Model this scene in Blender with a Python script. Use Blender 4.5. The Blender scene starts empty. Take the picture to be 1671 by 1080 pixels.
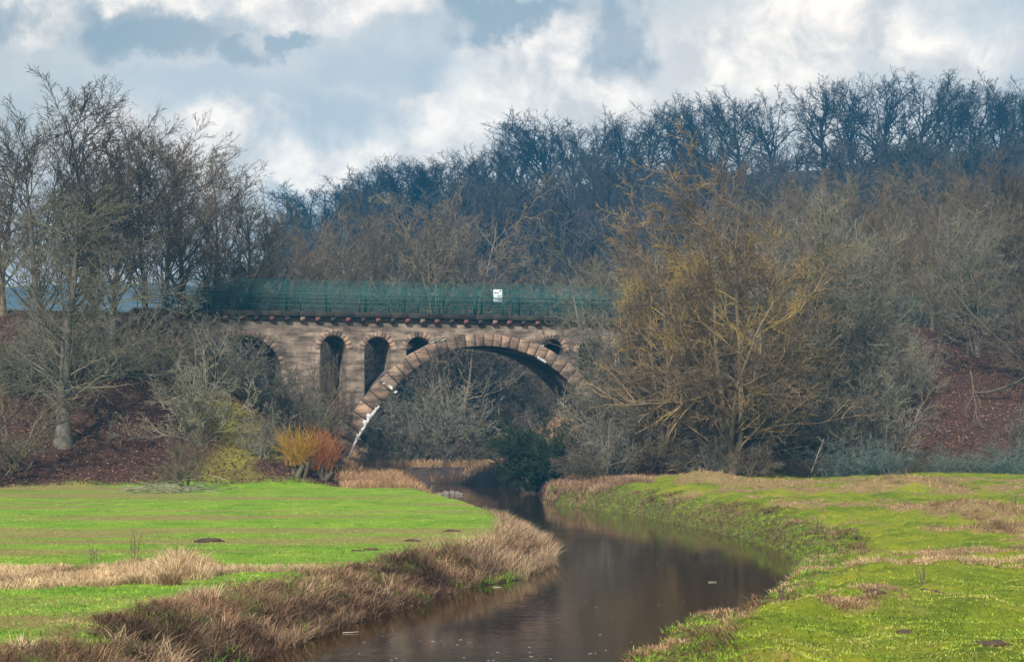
import bpy, bmesh, math, random
import numpy as np
from math import radians, sin, cos, pi

R = np.random.RandomState
SC = bpy.context.scene
COL = SC.collection
F = 3118.0           # focal length in photo pixels
CAMZ = 4.5           # camera height above the water
TH = radians(18)     # the bridge is turned by this much
BO = (-1.9, 140.0)   # bridge origin on its near face
U = (cos(TH), sin(TH)); N = (-sin(TH), cos(TH))

def P(px, py, D):
    return np.array([(px - 835.5) / F * D, D, CAMZ + (700 - py) / F * D])

def bridge_xy(s, t):
    return BO[0] + s * U[0] + t * N[0], BO[1] + s * U[1] + t * N[1]

# ------------------------------------------------------------------ object helpers
def tag(o, label=None, cat=None, group=None, kind=None):
    if label: o['label'] = label
    if cat: o['category'] = cat
    if group: o['group'] = group
    if kind: o['kind'] = kind
    return o

def empty(name, loc=(0, 0, 0), rz=0, label=None, cat=None, group=None):
    o = bpy.data.objects.new(name, None)
    COL.objects.link(o)
    o.location = loc; o.rotation_euler = (0, 0, rz); o.empty_display_size = 0.2
    return tag(o, label, cat, group)

def np_mesh(name, V, faces, mat=None, smooth=False, attrs=None, cols=None):
    """faces: list of int arrays (n,4) / (n,3)"""
    me = bpy.data.meshes.new(name)
    V = np.asarray(V, dtype=np.float32)
    me.vertices.add(len(V)); me.vertices.foreach_set('co', V.ravel())
    loops = np.concatenate([f.ravel() for f in faces]).astype(np.int32)
    tot = np.concatenate([np.full(len(f), f.shape[1], dtype=np.int32) for f in faces])
    start = np.concatenate([[0], np.cumsum(tot)[:-1]]).astype(np.int32)
    me.loops.add(len(loops)); me.loops.foreach_set('vertex_index', loops)
    me.polygons.add(len(tot)); me.polygons.foreach_set('loop_start', start); me.polygons.foreach_set('loop_total', tot)
    if smooth: me.polygons.foreach_set('use_smooth', np.ones(len(tot), dtype=bool))
    if attrs:
        for k, a in attrs.items():
            at = me.attributes.new(k, 'FLOAT', 'POINT'); at.data.foreach_set('value', np.asarray(a, dtype=np.float32))
    if cols is not None:
        at = me.attributes.new('Col', 'FLOAT_COLOR', 'POINT')
        c4 = np.ones((len(V), 4), dtype=np.float32); c4[:, :3] = cols
        at.data.foreach_set('color', c4.ravel())
    me.update(calc_edges=True)
    if mat: me.materials.append(mat)
    return me

def link(name, me, parent=None, loc=None):
    o = bpy.data.objects.new(name, me); COL.objects.link(o)
    if parent: o.parent = parent
    if loc is not None: o.location = loc
    return o

class MB:
    """collects boxes, prisms and bars into one mesh"""
    def __init__(s): s.V = []; s.Q = []; s.T = []; s.n = 0
    def add(s, V, Q=None, T=None):
        V = np.asarray(V, dtype=np.float64)
        s.V.append(V)
        if Q is not None and len(Q): s.Q.append(np.asarray(Q) + s.n)
        if T is not None and len(T): s.T.append(np.asarray(T) + s.n)
        s.n += len(V)
    def box(s, x0, x1, y0, y1, z0, z1):
        V = [(x, y, z) for z in (z0, z1) for y in (y0, y1) for x in (x0, x1)]
        s.add(V, [(0, 2, 3, 1), (4, 5, 7, 6), (0, 1, 5, 4), (2, 6, 7, 3), (0, 4, 6, 2), (1, 3, 7, 5)])
    def hexa(s, front, y0, y1):
        """front: four (x,z) corners, pushed between y0 and y1"""
        V = [(x, y0, z) for x, z in front] + [(x, y1, z) for x, z in front]
        s.add(V, [(0, 1, 2, 3), (7, 6, 5, 4), (0, 4, 5, 1), (1, 5, 6, 2), (2, 6, 7, 3), (3, 7, 4, 0)])
    def mesh(s, name, mat, smooth=False, **k):
        f = []
        if s.Q: f.append(np.concatenate(s.Q))
        if s.T: f.append(np.concatenate(s.T))
        return np_mesh(name, np.concatenate(s.V), f, mat, smooth, **k)
    def obj(s, name, mat, parent=None, smooth=False, bevel=0):
        o = link(name, s.mesh(name, mat, smooth), parent)
        if bevel:
            b = o.modifiers.new('bevel', 'BEVEL'); b.width = bevel; b.segments = 1
        return o

# ------------------------------------------------------------------ noise on numpy arrays
_perm = R(7).rand(256, 256)
def vnoise(x, y):
    xi = np.floor(x).astype(int); yi = np.floor(y).astype(int)
    fx = x - xi; fy = y - yi
    fx = fx * fx * (3 - 2 * fx); fy = fy * fy * (3 - 2 * fy)
    g = lambda a, b: _perm[a & 255, b & 255]
    return (g(xi, yi) * (1 - fx) + g(xi + 1, yi) * fx) * (1 - fy) + (g(xi, yi + 1) * (1 - fx) + g(xi + 1, yi + 1) * fx) * fy
def fnoise(x, y, o=4):
    r = 0; a = 1; t = 0
    for i in range(o):
        r = r + a * vnoise(x * 2 ** i + 13.7 * i, y * 2 ** i + 5.1 * i); t += a; a *= .55
    return r / t
def sstep(a, b, x):
    t = np.clip((x - a) / (b - a), 0, 1); return t * t * (3 - 2 * t)
def smax(a, b, k):
    h = np.clip(.5 + .5 * (a - b) / k, 0, 1); return b * (1 - h) + a * h + k * h * (1 - h)
def smin(a, b, k): return -smax(-a, -b, k)

# ------------------------------------------------------------------ terrain
LEFT = [(-9, -45), (-8, 0), (-7, 20), (-5.9, 29), (-5.2, 33.4), (-4.9, 36.9), (-3.8, 43.2), (-2.9, 46.8), (-1.3, 53.6), (.45, 57.3), (1.2, 61), (1.5, 65.3),
        (1.35, 75), (.6, 84), (-1, 94), (-3, 105), (-4.6, 115), (-5.6, 125), (-6.3, 135), (-6.5, 145), (-10, 152), (-24, 157), (-50, 161)]
RIGHT = [(5, -45), (4, 0), (2.6, 20), (1.6, 32), (2.66, 36.9), (3.7, 39), (4.9, 41.9), (6.2, 46.8), (7.9, 54), (9.3, 62.4), (10, 68.4), (9.8, 73.8), (9.35, 80),
         (8.3, 87.7), (7, 96.8), (5.5, 104), (3.7, 110), (2.0, 117), (1.9, 130), (1.6, 143), (.6, 152), (-5, 159), (-22, 165), (-50, 170)]
POLY = np.array(LEFT + RIGHT[::-1], dtype=float)

def seg_dist(x, y, pts):
    d = np.full(x.shape, 1e9)
    for (ax, ay), (bx, by) in zip(pts[:-1], pts[1:]):
        vx, vy = bx - ax, by - ay
        t = np.clip(((x - ax) * vx + (y - ay) * vy) / (vx * vx + vy * vy), 0, 1)
        d = np.minimum(d, np.hypot(x - ax - t * vx, y - ay - t * vy))
    return d
def inside(x, y, poly):
    c = np.zeros(x.shape, bool)
    j = len(poly) - 1
    for i in range(len(poly)):
        xi, yi = poly[i]; xj, yj = poly[j]
        if yi != yj:
            c ^= ((yi > y) != (yj > y)) & (x < (xj - xi) * (y - yi) / (yj - yi) + xi)
        j = i
    return c
LP = np.array(LEFT); RP = np.array(RIGHT)
def river(x, y):
    dl = seg_dist(x, y, LEFT); dr = seg_dist(x, y, RIGHT)
    ins = inside(x, y, POLY)
    return np.where(ins, -1, 1) * np.minimum(dl, dr), dl < dr

RIDGE_PX = np.array([-900, -300, 200, 300, 380, 450, 520, 600, 700, 800, 1000, 1200, 1450, 1671, 2300])
RIDGE_Z = np.array([6, 8, 9, 16, 27, 34, 39, 43, 47, 49, 52, 55, 57, 57.5, 60.])
MOUNDS = [(P(1165, 780, 108), 2.6, .75), (P(1095, 782, 112), 2.6, .45), (P(1225, 785, 105), 2.2, .25), (P(1290, 787, 104), 2.4, .28),
          (P(1430, 800, 92), 3.2, .45), (P(1500, 795, 90), 2.6, .4), (P(1620, 815, 72), 2.4, .35), (P(1560, 812, 76), 2.4, .25), (P(1655, 830, 64), 1.6, .3)]
def height(x, y):
    x = np.asarray(x, float); y = np.asarray(y, float)
    wob = (fnoise(x * .55, y * .55, 3) - .5)
    d, left = river(x, y)
    d = d + wob * np.where(left, .7, 2.0) * sstep(0, 2, np.abs(d) + .8)
    far = sstep(45, 112, y)
    left = x < 4 if np.isscalar(left) else left
    zl = .92 + .25 * far + .1 * (fnoise(x * .12, y * .12, 2) - .5) + .07 * (fnoise(x * 1.1, y * 1.1, 2) - .5)
    zr = 1.05 + .35 * sstep(50, 115, y) + .35 * sstep(8, 30, x) * sstep(30, 110, y)
    zr = zr + .4 * (fnoise(x * .16 + 7, y * .16, 3) - .5) + .42 * (fnoise(x * .8, y * .8, 3) - .5) + .2 * (fnoise(x * 2.6, y * 2.6, 2) - .5)
    for c, rr, hh in MOUNDS:
        q = ((x - c[0]) / rr) ** 2 + ((y - c[1]) / (rr * 1.2)) ** 2
        zr = zr + hh * np.exp(-q * 1.6) * (.7 + .6 * fnoise(x * 1.3, y * 1.3, 2))
    w = sstep(-6, 6, (x - np.interp(y, [-45, 37, 60, 80, 117, 160], [-2, -1, 4.5, 5, -1, -3])) * 3)
    zf = zl * (1 - w) + zr * w
    bank_l = sstep(-.15, 2.3, d); bank_r = .72 * sstep(-.1, .75, d) + .28 * sstep(.7, 3.0, d)
    b = np.where(w < .5, bank_l, bank_r)
    z = np.where(d > 0, zf * b, np.maximum(-1.0, d * .9)) - .06 * (d < .1)
    z = np.where(d > 0, z + .06 * (1 - sstep(0, .3, d)) * 0, z)
    z = z + np.where((w > .5) & (d > 0), .34 * (fnoise(x * 1.5, y * 1.1, 3) - .5) * sstep(0, .5, d) * sstep(4.5, 2.0, d), 0)
    # embankment
    s = (x - BO[0]) * U[0] + (y - BO[1]) * U[1]; t = (x - BO[0]) * N[0] + (y - BO[1]) * N[1]
    big = fnoise(x * .09, y * .09, 3) - .5
    ht = 12.55 - np.maximum(np.abs(t - 2.6) - 3.2, 0) * .44
    sf = np.where(t < 0, np.where(x < -2, -11.6 - x, x - 8.2), np.abs(s) - 10.2)
    hs = 2.0 + sf * .78
    emb = smin(ht, hs, 1.2) + (big * 1.6 + .5 * (fnoise(x * .5, y * .5, 3) - .5)) * sstep(3.5, 8, np.abs(t - 2.6))
    emb = np.where(sf < -2.4, -3, emb)
    # hill
    px = x / np.maximum(y, 20) * F + 835.5
    rz = np.interp(px, RIDGE_PX, RIDGE_Z)
    k = sstep(165, 385, y); k = .55 * k + .45 * np.clip((y - 165) / 220, 0, 1)
    hill = 1.3 + (rz - 1.3) * k + 2.5 * (fnoise(x * .02, y * .02, 3) - .5) * sstep(180, 260, y) - .03 * np.maximum(y - 400, 0)
    hill = np.where(y > 160, hill, -5)
    z2 = np.where(d > .3, smax(z, emb, .5 if True else 0), z)
    z2 = np.where(d > 1.0, z2, np.minimum(z2, np.maximum(z, z + (emb - z) * sstep(.2, 1.0, d))))
    z3 = np.where(d > .5, np.maximum(z2, hill), z2)
    return z3
def hz(x, y): return float(height(np.array([float(x)]), np.array([float(y)]))[0])

# ------------------------------------------------------------------ materials
def mat(name):
    m = bpy.data.materials.new(name); m.use_nodes = True
    nt = m.node_tree; b = nt.nodes['Principled BSDF']
    return m, nt, b
def nd(nt, t, **k):
    n = nt.nodes.new(t)
    for a, v in k.items():
        if a in n.inputs.keys(): n.inputs[a].default_value = v
        else: setattr(n, a, v)
    return n
def noise(nt, scale, detail=4, rough=.6, vec=None, dist=0):
    n = nd(nt, 'ShaderNodeTexNoise', Scale=scale, Detail=detail, Roughness=rough, Distortion=dist)
    if vec is not None: nt.links.new(vec, n.inputs['Vector'])
    return n.outputs['Fac']
def ramp(nt, fac, stops):
    r = nt.nodes.new('ShaderNodeValToRGB'); e = r.color_ramp.elements
    while len(e) < len(stops): e.new(.5)
    for el, (p, c) in zip(e, stops):
        el.position = p; el.color = (c, c, c, 1) if not isinstance(c, tuple) else (*c, 1)
    nt.links.new(fac, r.inputs['Fac']); return r.outputs['Color']
def mix(nt, fac, a, b, mode='MIX'):
    m = nt.nodes.new('ShaderNodeMix'); m.data_type = 'RGBA'; m.blend_type = mode
    for v, s in ((fac, m.inputs[0]), (a, m.inputs[6]), (b, m.inputs[7])):
        if isinstance(v, (int, float)): s.default_value = v
        elif isinstance(v, tuple): s.default_value = (*v, 1)
        else: nt.links.new(v, s)
    return m.outputs[2]
def math_(nt, op, a, b=0.0, c=None):
    m = nt.nodes.new('ShaderNodeMath'); m.operation = op
    for i, v in enumerate((a, b) if c is None else (a, b, c)):
        if isinstance(v, (int, float)): m.inputs[i].default_value = v
        else: nt.links.new(v, m.inputs[i])
    return m.outputs[0]
def bump(nt, b, h, strength=.5, dist=.05):
    n = nd(nt, 'ShaderNodeBump', Strength=strength, Distance=dist)
    nt.links.new(h, n.inputs['Height']); nt.links.new(n.outputs['Normal'], b.inputs['Normal'])
def coords(nt, scale=(1, 1, 1), kind='Object'):
    tc = nt.nodes.new('ShaderNodeTexCoord'); mp = nt.nodes.new('ShaderNodeMapping')
    mp.inputs['Scale'].default_value = scale
    nt.links.new(tc.outputs[kind], mp.inputs['Vector']); return mp.outputs['Vector']

def bark(name, dark, light, moss=None, mossamt=.4, scale=1.5, var=.5):
    m, nt, b = mat(name)
    v = coords(nt)
    c = ramp(nt, noise(nt, scale, 5, .7, v), [(.3, dark), (.7, light)])
    if moss:
        f = ramp(nt, noise(nt, scale * .4, 3, .6, v), [(.62 - mossamt * .4, 0.), (.75 - mossamt * .3, 1.)])
        c = mix(nt, f, c, moss)
    oi = nt.nodes.new('ShaderNodeObjectInfo')
    k = math_(nt, 'MULTIPLY_ADD', oi.outputs['Random'], var, 1.02 - var / 2)
    hs = nt.nodes.new('ShaderNodeHueSaturation'); nt.links.new(k, hs.inputs['Value']); nt.links.new(c, hs.inputs['Color'])
    nt.links.new(hs.outputs['Color'], b.inputs['Base Color'])
    b.inputs['Roughness'].default_value = .9; b.inputs['Specular IOR Level'].default_value = .2
    return m

def plain(name, col, rough=.7, metal=0, noise_amt=.25, scale=6):
    m, nt, b = mat(name)
    v = coords(nt)
    lo = tuple(x * (1 - noise_amt) for x in col); hi = tuple(min(1, x * (1 + noise_amt)) for x in col)
    nt.links.new(ramp(nt, noise(nt, scale, 4, .6, v), [(.3, lo), (.7, hi)]), b.inputs['Base Color'])
    b.inputs['Roughness'].default_value = rough; b.inputs['Metallic'].default_value = metal
    return m

def attr_mat(name, rough=.8, spec=.2, trans=0):
    m, nt, b = mat(name)
    a = nt.nodes.new('ShaderNodeAttribute'); a.attribute_name = 'Col'
    nt.links.new(a.outputs['Color'], b.inputs['Base Color'])
    b.inputs['Roughness'].default_value = rough; b.inputs['Specular IOR Level'].default_value = spec
    return m

M = {}
M['bark_dark'] = bark('bark_dark', (.045, .036, .027), (.12, .097, .07), (.10, .09, .055), .3)
M['bark_lichen'] = bark('bark_lichen', (.085, .075, .055), (.32, .295, .23), (.21, .20, .10), .25, 1.2)
M['bark_trunk'] = bark('bark_trunk', (.06, .052, .045), (.20, .18, .155), (.10, .095, .05), .15, 2.5)
M['bark_olive'] = bark('bark_olive', (.075, .055, .038), (.26, .185, .11), (.36, .255, .07), .3, .6)
M['bark_brown'] = bark('bark_brown', (.07, .052, .038), (.25, .19, .135), (.16, .15, .08), .25)
M['bark_grey'] = bark('bark_grey', (.06, .055, .045), (.24, .22, .175), (.15, .15, .08), .25)
M['bark_pale'] = bark('bark_pale', (.08, .066, .05), (.27, .22, .16), (.2, .175, .10), .25)
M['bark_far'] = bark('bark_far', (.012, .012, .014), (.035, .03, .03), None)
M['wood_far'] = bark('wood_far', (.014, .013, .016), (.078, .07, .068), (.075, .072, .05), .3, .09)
M['bramble'] = bark('bramble', (.05, .06, .055), (.22, .27, .245), (.07, .11, .08), .4, 1.5)
M['yellow_stem'] = bark('yellow_stem', (.28, .15, .025), (.50, .30, .04), None, var=.1)
M['orange_stem'] = bark('orange_stem', (.28, .10, .035), (.44, .17, .06), None, var=.1)
M['dead_wood'] = bark('dead_wood', (.22, .19, .16), (.48, .42, .35), None)
M['evergreen'] = bark('evergreen', (.02, .03, .018), (.05, .07, .035), (.03, .05, .015), .4)
M['blades'] = attr_mat('grass_blades')
M['leaves'] = attr_mat('fallen_leaves', .75, .3)

def stone_mat(name, base, dark, pale, courses=True, stain=.5, k=1.0):
    m, nt, b = mat(name)
    tc = nt.nodes.new('ShaderNodeTexCoord')
    sep = nt.nodes.new('ShaderNodeSeparateXYZ'); nt.links.new(tc.outputs['Object'], sep.inputs[0])
    cb = nt.nodes.new('ShaderNodeCombineXYZ')
    nt.links.new(math_(nt, 'ADD', sep.outputs['X'], sep.outputs['Y']), cb.inputs['X']); nt.links.new(sep.outputs['Z'], cb.inputs['Y'])
    v = cb.outputs[0]
    big = noise(nt, .35 * k, 5, .65, v)
    mp = nt.nodes.new('ShaderNodeMapping'); mp.inputs['Scale'].default_value = (.5, 2.2, 1); nt.links.new(v, mp.inputs['Vector'])
    streak = noise(nt, 1.1, 6, .7, mp.outputs[0], .4)
    c = ramp(nt, big, [(.32, dark), (.46, base), (.62, pale)])
    c = mix(nt, ramp(nt, streak, [(.50 - stain * .1, 0.), (.62, .85)]), c, dark)
    fine = noise(nt, 9, 5, .7, v)
    c = mix(nt, .55, c, ramp(nt, fine, [(.3, .25), (.7, 1.)]), 'MULTIPLY')
    h = fine
    if courses:
        br = nd(nt, 'ShaderNodeTexBrick', Scale=1.0); br.offset = .5
        br.inputs['Mortar Size'].default_value = .012; br.inputs['Mortar Smooth'].default_value = .3
        br.inputs['Brick Width'].default_value = .78; br.inputs['Row Height'].default_value = .36
        br.inputs['Color1'].default_value = (1, 1, 1, 1); br.inputs['Color2'].default_value = (.62, .6, .6, 1); br.inputs['Mortar'].default_value = (.4, .36, .33, 1)
        dn = nd(nt, 'ShaderNodeTexNoise', Scale=1.5); nt.links.new(v, dn.inputs['Vector'])
        vv = nt.nodes.new('ShaderNodeVectorMath'); vv.operation = 'MULTIPLY_ADD'; vv.inputs[1].default_value = (.05, .05, 0)
        nt.links.new(dn.outputs['Color'], vv.inputs[0]); nt.links.new(v, vv.inputs[2]); nt.links.new(vv.outputs[0], br.inputs['Vector'])
        c = mix(nt, .55, c, br.outputs['Color'], 'MULTIPLY')
    if not courses:
        ge = nt.nodes.new('ShaderNodeNewGeometry')
        c = mix(nt, 1.0, c, ramp(nt, ge.outputs['Random Per Island'], [(0., (.42, .40, .40)), (.35, (.85, .82, .8)), (.75, (1.05, 1., .95)), (1., (1.25, 1.12, 1.))]), 'MULTIPLY')
    nt.links.new(c, b.inputs['Base Color']); b.inputs['Roughness'].default_value = .92
    bump(nt, b, h, .7, .04)
    return m
M['spandrel'] = stone_mat('spandrel_stone', (.36, .275, .205), (.085, .068, .06), (.60, .48, .375), True, .6)
M['ring'] = stone_mat('ring_stone', (.37, .255, .185), (.085, .068, .06), (.54, .41, .30), False, .45, k=2.6)
M['surround'] = stone_mat('surround_stone', (.40, .29, .22), (.11, .085, .075), (.56, .43, .33), False, .4, k=2.6)
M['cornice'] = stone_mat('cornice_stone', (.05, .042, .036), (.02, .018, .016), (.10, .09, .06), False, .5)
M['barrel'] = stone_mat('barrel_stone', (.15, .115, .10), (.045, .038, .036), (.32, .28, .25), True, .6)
M['joint'] = plain('dark_joint_mortar', (.035, .03, .028), .95)  # dark mortar in the joints of the ring and surround stones
M['corbel_red'] = plain('red_sandstone', (.22, .085, .075), .9)
M['corbel_dark'] = plain('sooty_sandstone', (.06, .045, .045), .9)
M['corbel_pink'] = plain('pink_sandstone', (.28, .19, .165), .9)
M['lime'] = plain('lime_crust', (.60, .60, .60), .8, 0, .4, 7)
M['green_metal'] = plain('green_coated_wire', (.006, .15, .15), .45, 0, .2)
M['green_dark'] = plain('dark_green_paint', (.006, .055, .05), .5, 0, .3)
M['white'] = plain('white_enamel', (.68, .80, .88), .5, 0, .05)
M['black'] = plain('black_print', (.02, .025, .04), .6)
M['earth'] = plain('bare_earth', (.06, .035, .02), .95, 0, .5, 3)
M['stone_pale'] = plain('pale_stone', (.16, .14, .12), .8, 0, .5, 3)
M['ballast'] = plain('track_bed', (.10, .08, .065), .95, 0, .4, 5)

# ------------------------------------------------------------------ ground sheet
def ground():
    rows = np.concatenate([np.linspace(-42, 24, 40)[:-1], 24 * (170 / 24) ** np.linspace(0, 1, 470)[:-1], 170 * (520 / 170) ** np.linspace(0, 1, 120)])
    ks = np.linspace(-.62, .62, 620)
    Y = rows[:, None] + 0 * ks[None]; X = ks[None] * (rows[:, None] + 46)
    Z = height(X, Y)
    V = np.stack([X, Y, Z], -1).reshape(-1, 3)
    nr, nc = X.shape
    i = np.arange((nr - 1))[:, None] * nc + np.arange(nc - 1)[None]
    Q = np.stack([i, i + 1, i + nc + 1, i + nc], -1).reshape(-1, 4)
    d, left = river(X, Y)
    s = (X - BO[0]) * U[0] + (Y - BO[1]) * U[1]; t = (X - BO[0]) * N[0] + (Y - BO[1]) * N[1]
    ht = 12.55 - np.maximum(np.abs(t - 2.6) - 3.2, 0) * .44
    front = 12.55 - (-(t - 2.6) - 3.2) * .44      # height the front slope would have
    litter = sstep(-.2, .25, ht - np.where(X < 0, 1.45, 1.5) + .5 * (fnoise(X * .6, Y * .6, 3) - .5))
    litter = np.maximum(litter, sstep(118, 123, Y + 4 * (fnoise(X * .3, Y * .3) - .5)))
    litter = np.maximum(litter, sstep(112, 115, Y) * sstep(-11, -9, X) * (X < 1))
    bank = (1 - sstep(.9, 2.0, d + .9 * (fnoise(X * 1.2, Y * 1.2, 3) - .5))) * (d > -3)
    side = (X > np.interp(Y, [-45, 37, 60, 80, 117, 160], [-2, -1, 4.5, 5, -1, -3])).astype(float)
    px = X / np.maximum(Y, 5) * F + 835.5
    # bands of yellow-brown stubble on the left meadow
    band = fnoise(X * .09 + 3, Y * .45, 5)
    bandl = sstep(.44, .72, band + .12 * sstep(-3, -22, X) - .02)
    mo = np.zeros_like(X)
    for c, rr, hh in MOUNDS:
        mo = np.maximum(mo, np.exp(-(((X - c[0]) / rr) ** 2 + ((Y - c[1]) / (rr * 1.3)) ** 2) * 1.3))
    dryr = sstep(.55, .68, fnoise(X * .42, Y * .3, 4) + .45 * mo + .10 * sstep(12, 22, X) * sstep(70, 40, Y) - .0)
    dry = np.where(side > .5, dryr, bandl * .85)
    moss = sstep(.5, .66, fnoise(X * .13 + 9, Y * .13, 3)) * (litter > .5) * sstep(-25, -17, X) * (X < -9) * (Y < 130)
    wood = np.maximum(sstep(180, 200, Y), sstep(128, 132, Y) * (X < 8) * (X > -14) * (height(X, Y) < 4.5))
    m, nt, b = mat('ground')
    v = coords(nt)
    def at(n):
        a = nt.nodes.new('ShaderNodeAttribute'); a.attribute_name = n; return a.outputs['Fac']
    n1 = noise(nt, .5, 6, .7, v); n2 = noise(nt, 6, 6, .75, v); n3 = noise(nt, 30, 4, .7, v)
    gl = ramp(nt, n1, [(.3, (.12, .26, .022)), (.5, (.22, .38, .03)), (.7, (.34, .42, .06))])
    gr = ramp(nt, n1, [(.3, (.09, .14, .012)), (.5, (.21, .27, .018)), (.72, (.36, .33, .03))])
    g = mix(nt, at('side'), gl, gr)
    g = mix(nt, .55, g, ramp(nt, n2, [(.28, .25), (.62, 1.)]), 'MULTIPLY')
    dryc = ramp(nt, n2, [(.3, (.14, .08, .04)), (.7, (.42, .28, .15))])
    f = math_(nt, 'MULTIPLY', at('dry'), ramp(nt, n2, [(.33, .15), (.55, 1.)]))
    c = mix(nt, f, g, dryc)
    c = mix(nt, math_(nt, 'MULTIPLY', at('bank'), math_(nt, 'SUBTRACT', 1.0, at('side'))), c, ramp(nt, n2, [(.35, (.03, .018, .012)), (.65, (.10, .06, .035))]))
    c = mix(nt, math_(nt, 'MULTIPLY', at('bank'), at('side')), c, ramp(nt, n2, [(.35, (.045, .028, .016)), (.48, (.12, .085, .035)), (.6, (.16, .24, .03))]))
    lit = ramp(nt, noise(nt, 9, 5, .75, v), [(.32, (.018, .011, .01)), (.48, (.06, .032, .024)), (.62, (.14, .075, .05)), (.78, (.24, .15, .10))])
    lit = mix(nt, at('moss'), lit, ramp(nt, n2, [(.35, (.12, .09, .03)), (.65, (.30, .30, .04))]))
    c = mix(nt, at('litter'), c, lit)
    c = mix(nt, at('wood'), c, ramp(nt, n1, [(.3, (.035, .028, .026)), (.7, (.09, .065, .055))]))
    nt.links.new(c, b.inputs['Base Color']); b.inputs['Roughness'].default_value = .95; b.inputs['Specular IOR Level'].default_value = .15
    hgt = math_(nt, 'ADD', n2, math_(nt, 'MULTIPLY', n3, .4))
    bump(nt, b, hgt, .8, .12)
    r = lambda a: a.reshape(-1)
    me = np_mesh('ground', V, [Q], m, True, dict(litter=r(litter), bank=r(bank), side=r(side), dry=r(dry), moss=r(moss), wood=r(wood)))
    tag(link('ground', me), 'green meadows cut by the river, with the leaf covered embankment and wooded hill behind', kind='structure')
ground()

def far_hills():
    xs = np.linspace(-900, 500, 160); V = []
    prof = np.interp(xs, [-900, -500, -350, -220, -150, -60, 60, 500], [40, 70, 66, 60, 62, 55, 50, 50]) + 6 * (fnoise(xs * .02, xs * 0, 4) - .5) + 3 * fnoise(xs * .15, xs * 0 + 3, 3)
    ys = [560, 700, 760, 980]; fr = [0, .8, 1, .7]
    V = np.array([[x, y + 20 * vnoise(np.array([x * .01]), np.array([y * .01]))[0], -2 + (p + 2) * f] for y, f in zip(ys, fr) for x, p in zip(xs, prof)])
    nc = len(xs); i = np.arange(3)[:, None] * nc + np.arange(nc - 1)[None]
    Q = np.stack([i, i + 1, i + nc + 1, i + nc], -1).reshape(-1, 4)
    tag(link('hills', np_mesh('hills', V, [Q], plain('far_wooded_hills', (.05, .06, .06), .95, 0, .4, .03), True)), 'distant blue wooded hills behind the left trees', kind='structure')
far_hills()

def make_river():
    m, nt, b = mat('river_water')
    b.inputs['Base Color'].default_value = (.032, .017, .006, 1)
    b.inputs['Roughness'].default_value = .045; b.inputs['IOR'].default_value = 1.33
    b.inputs['Specular IOR Level'].default_value = .36
    v = coords(nt, (1.1, .55, 1))
    w = noise(nt, 3.2, 4, .6, v, .6); w2 = noise(nt, .35, 2, .5, v)
    w3 = noise(nt, 14, 2, .5, coords(nt, (1, .5, 1)))
    calm = ramp(nt, w2, [(.35, .25), (.65, 1.)])
    h = math_(nt, 'MULTIPLY', math_(nt, 'ADD', w, math_(nt, 'MULTIPLY', w3, .25)), calm)
    bump(nt, b, h, .16, .035)
    xs = np.linspace(-70, 40, 56); ys = np.linspace(-44, 200, 120)
    X, Y = np.meshgrid(xs, ys)
    V = np.stack([X, Y, 0 * X], -1).reshape(-1, 3); nc = len(xs)
    i = np.arange(len(ys) - 1)[:, None] * nc + np.arange(nc - 1)[None]
    Q = np.stack([i, i + 1, i + nc + 1, i + nc], -1).reshape(-1, 4)
    d, _ = river(V[:, 0], V[:, 1])
    keep = (d[Q] < 3).any(1)
    tag(link('river', np_mesh('river', V, [Q[keep]], m)), 'dark brown slow river reflecting the banks and trees', kind='structure')
make_river()

# ------------------------------------------------------------------ tubes and trees
def norm(a): return a / np.maximum(np.linalg.norm(a, axis=-1, keepdims=True), 1e-9)
def tubes(Pt, Rd, sides):
    """Pt (n,k,3), Rd (n,k) -> V, Q"""
    n, k, _ = Pt.shape
    T = np.gradient(Pt, axis=1); T = norm(T)
    mean = norm(Pt[:, -1] - Pt[:, 0])
    ref = np.where(np.abs(mean[:, 2:3]) < .8, np.array([[0, 0, 1.]]), np.array([[1., 0, 0]]))
    A = norm(np.cross(T, ref[:, None, :])); B = np.cross(T, A)
    ang = np.arange(sides) / sides * 2 * pi
    ring = Pt[:, :, None, :] + Rd[:, :, None, None] * (A[:, :, None, :] * np.cos(ang)[None, None, :, None] + B[:, :, None, :] * np.sin(ang)[None, None, :, None])
    V = ring.reshape(-1, 3)
    base = (np.arange(n)[:, None, None] * k + np.arange(k - 1)[None, :, None]) * sides
    j = np.arange(sides)[None, None, :]; j2 = (j + 1) % sides
    Q = np.stack([base + j, base + j2, base + sides + j2, base + sides + j], -1).reshape(-1, 4)
    return V, Q
def chains(rng, S, D, L, R0, k, wig, trop, taper=.3, droop=0):
    n = len(S); Pt = np.zeros((n, k + 1, 3)); Pt[:, 0] = S; d = norm(D.copy())
    for i in range(k):
        d = norm(d + rng.randn(n, 3) * wig + np.array([0, 0, trop - droop * (i / k)]))
        Pt[:, i + 1] = Pt[:, i] + d * (L / k)[:, None]
    tt = np.linspace(0, 1, k + 1)[None]
    Rd = R0[:, None] * (1 - (1 - taper) * tt)
    return Pt, Rd
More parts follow.
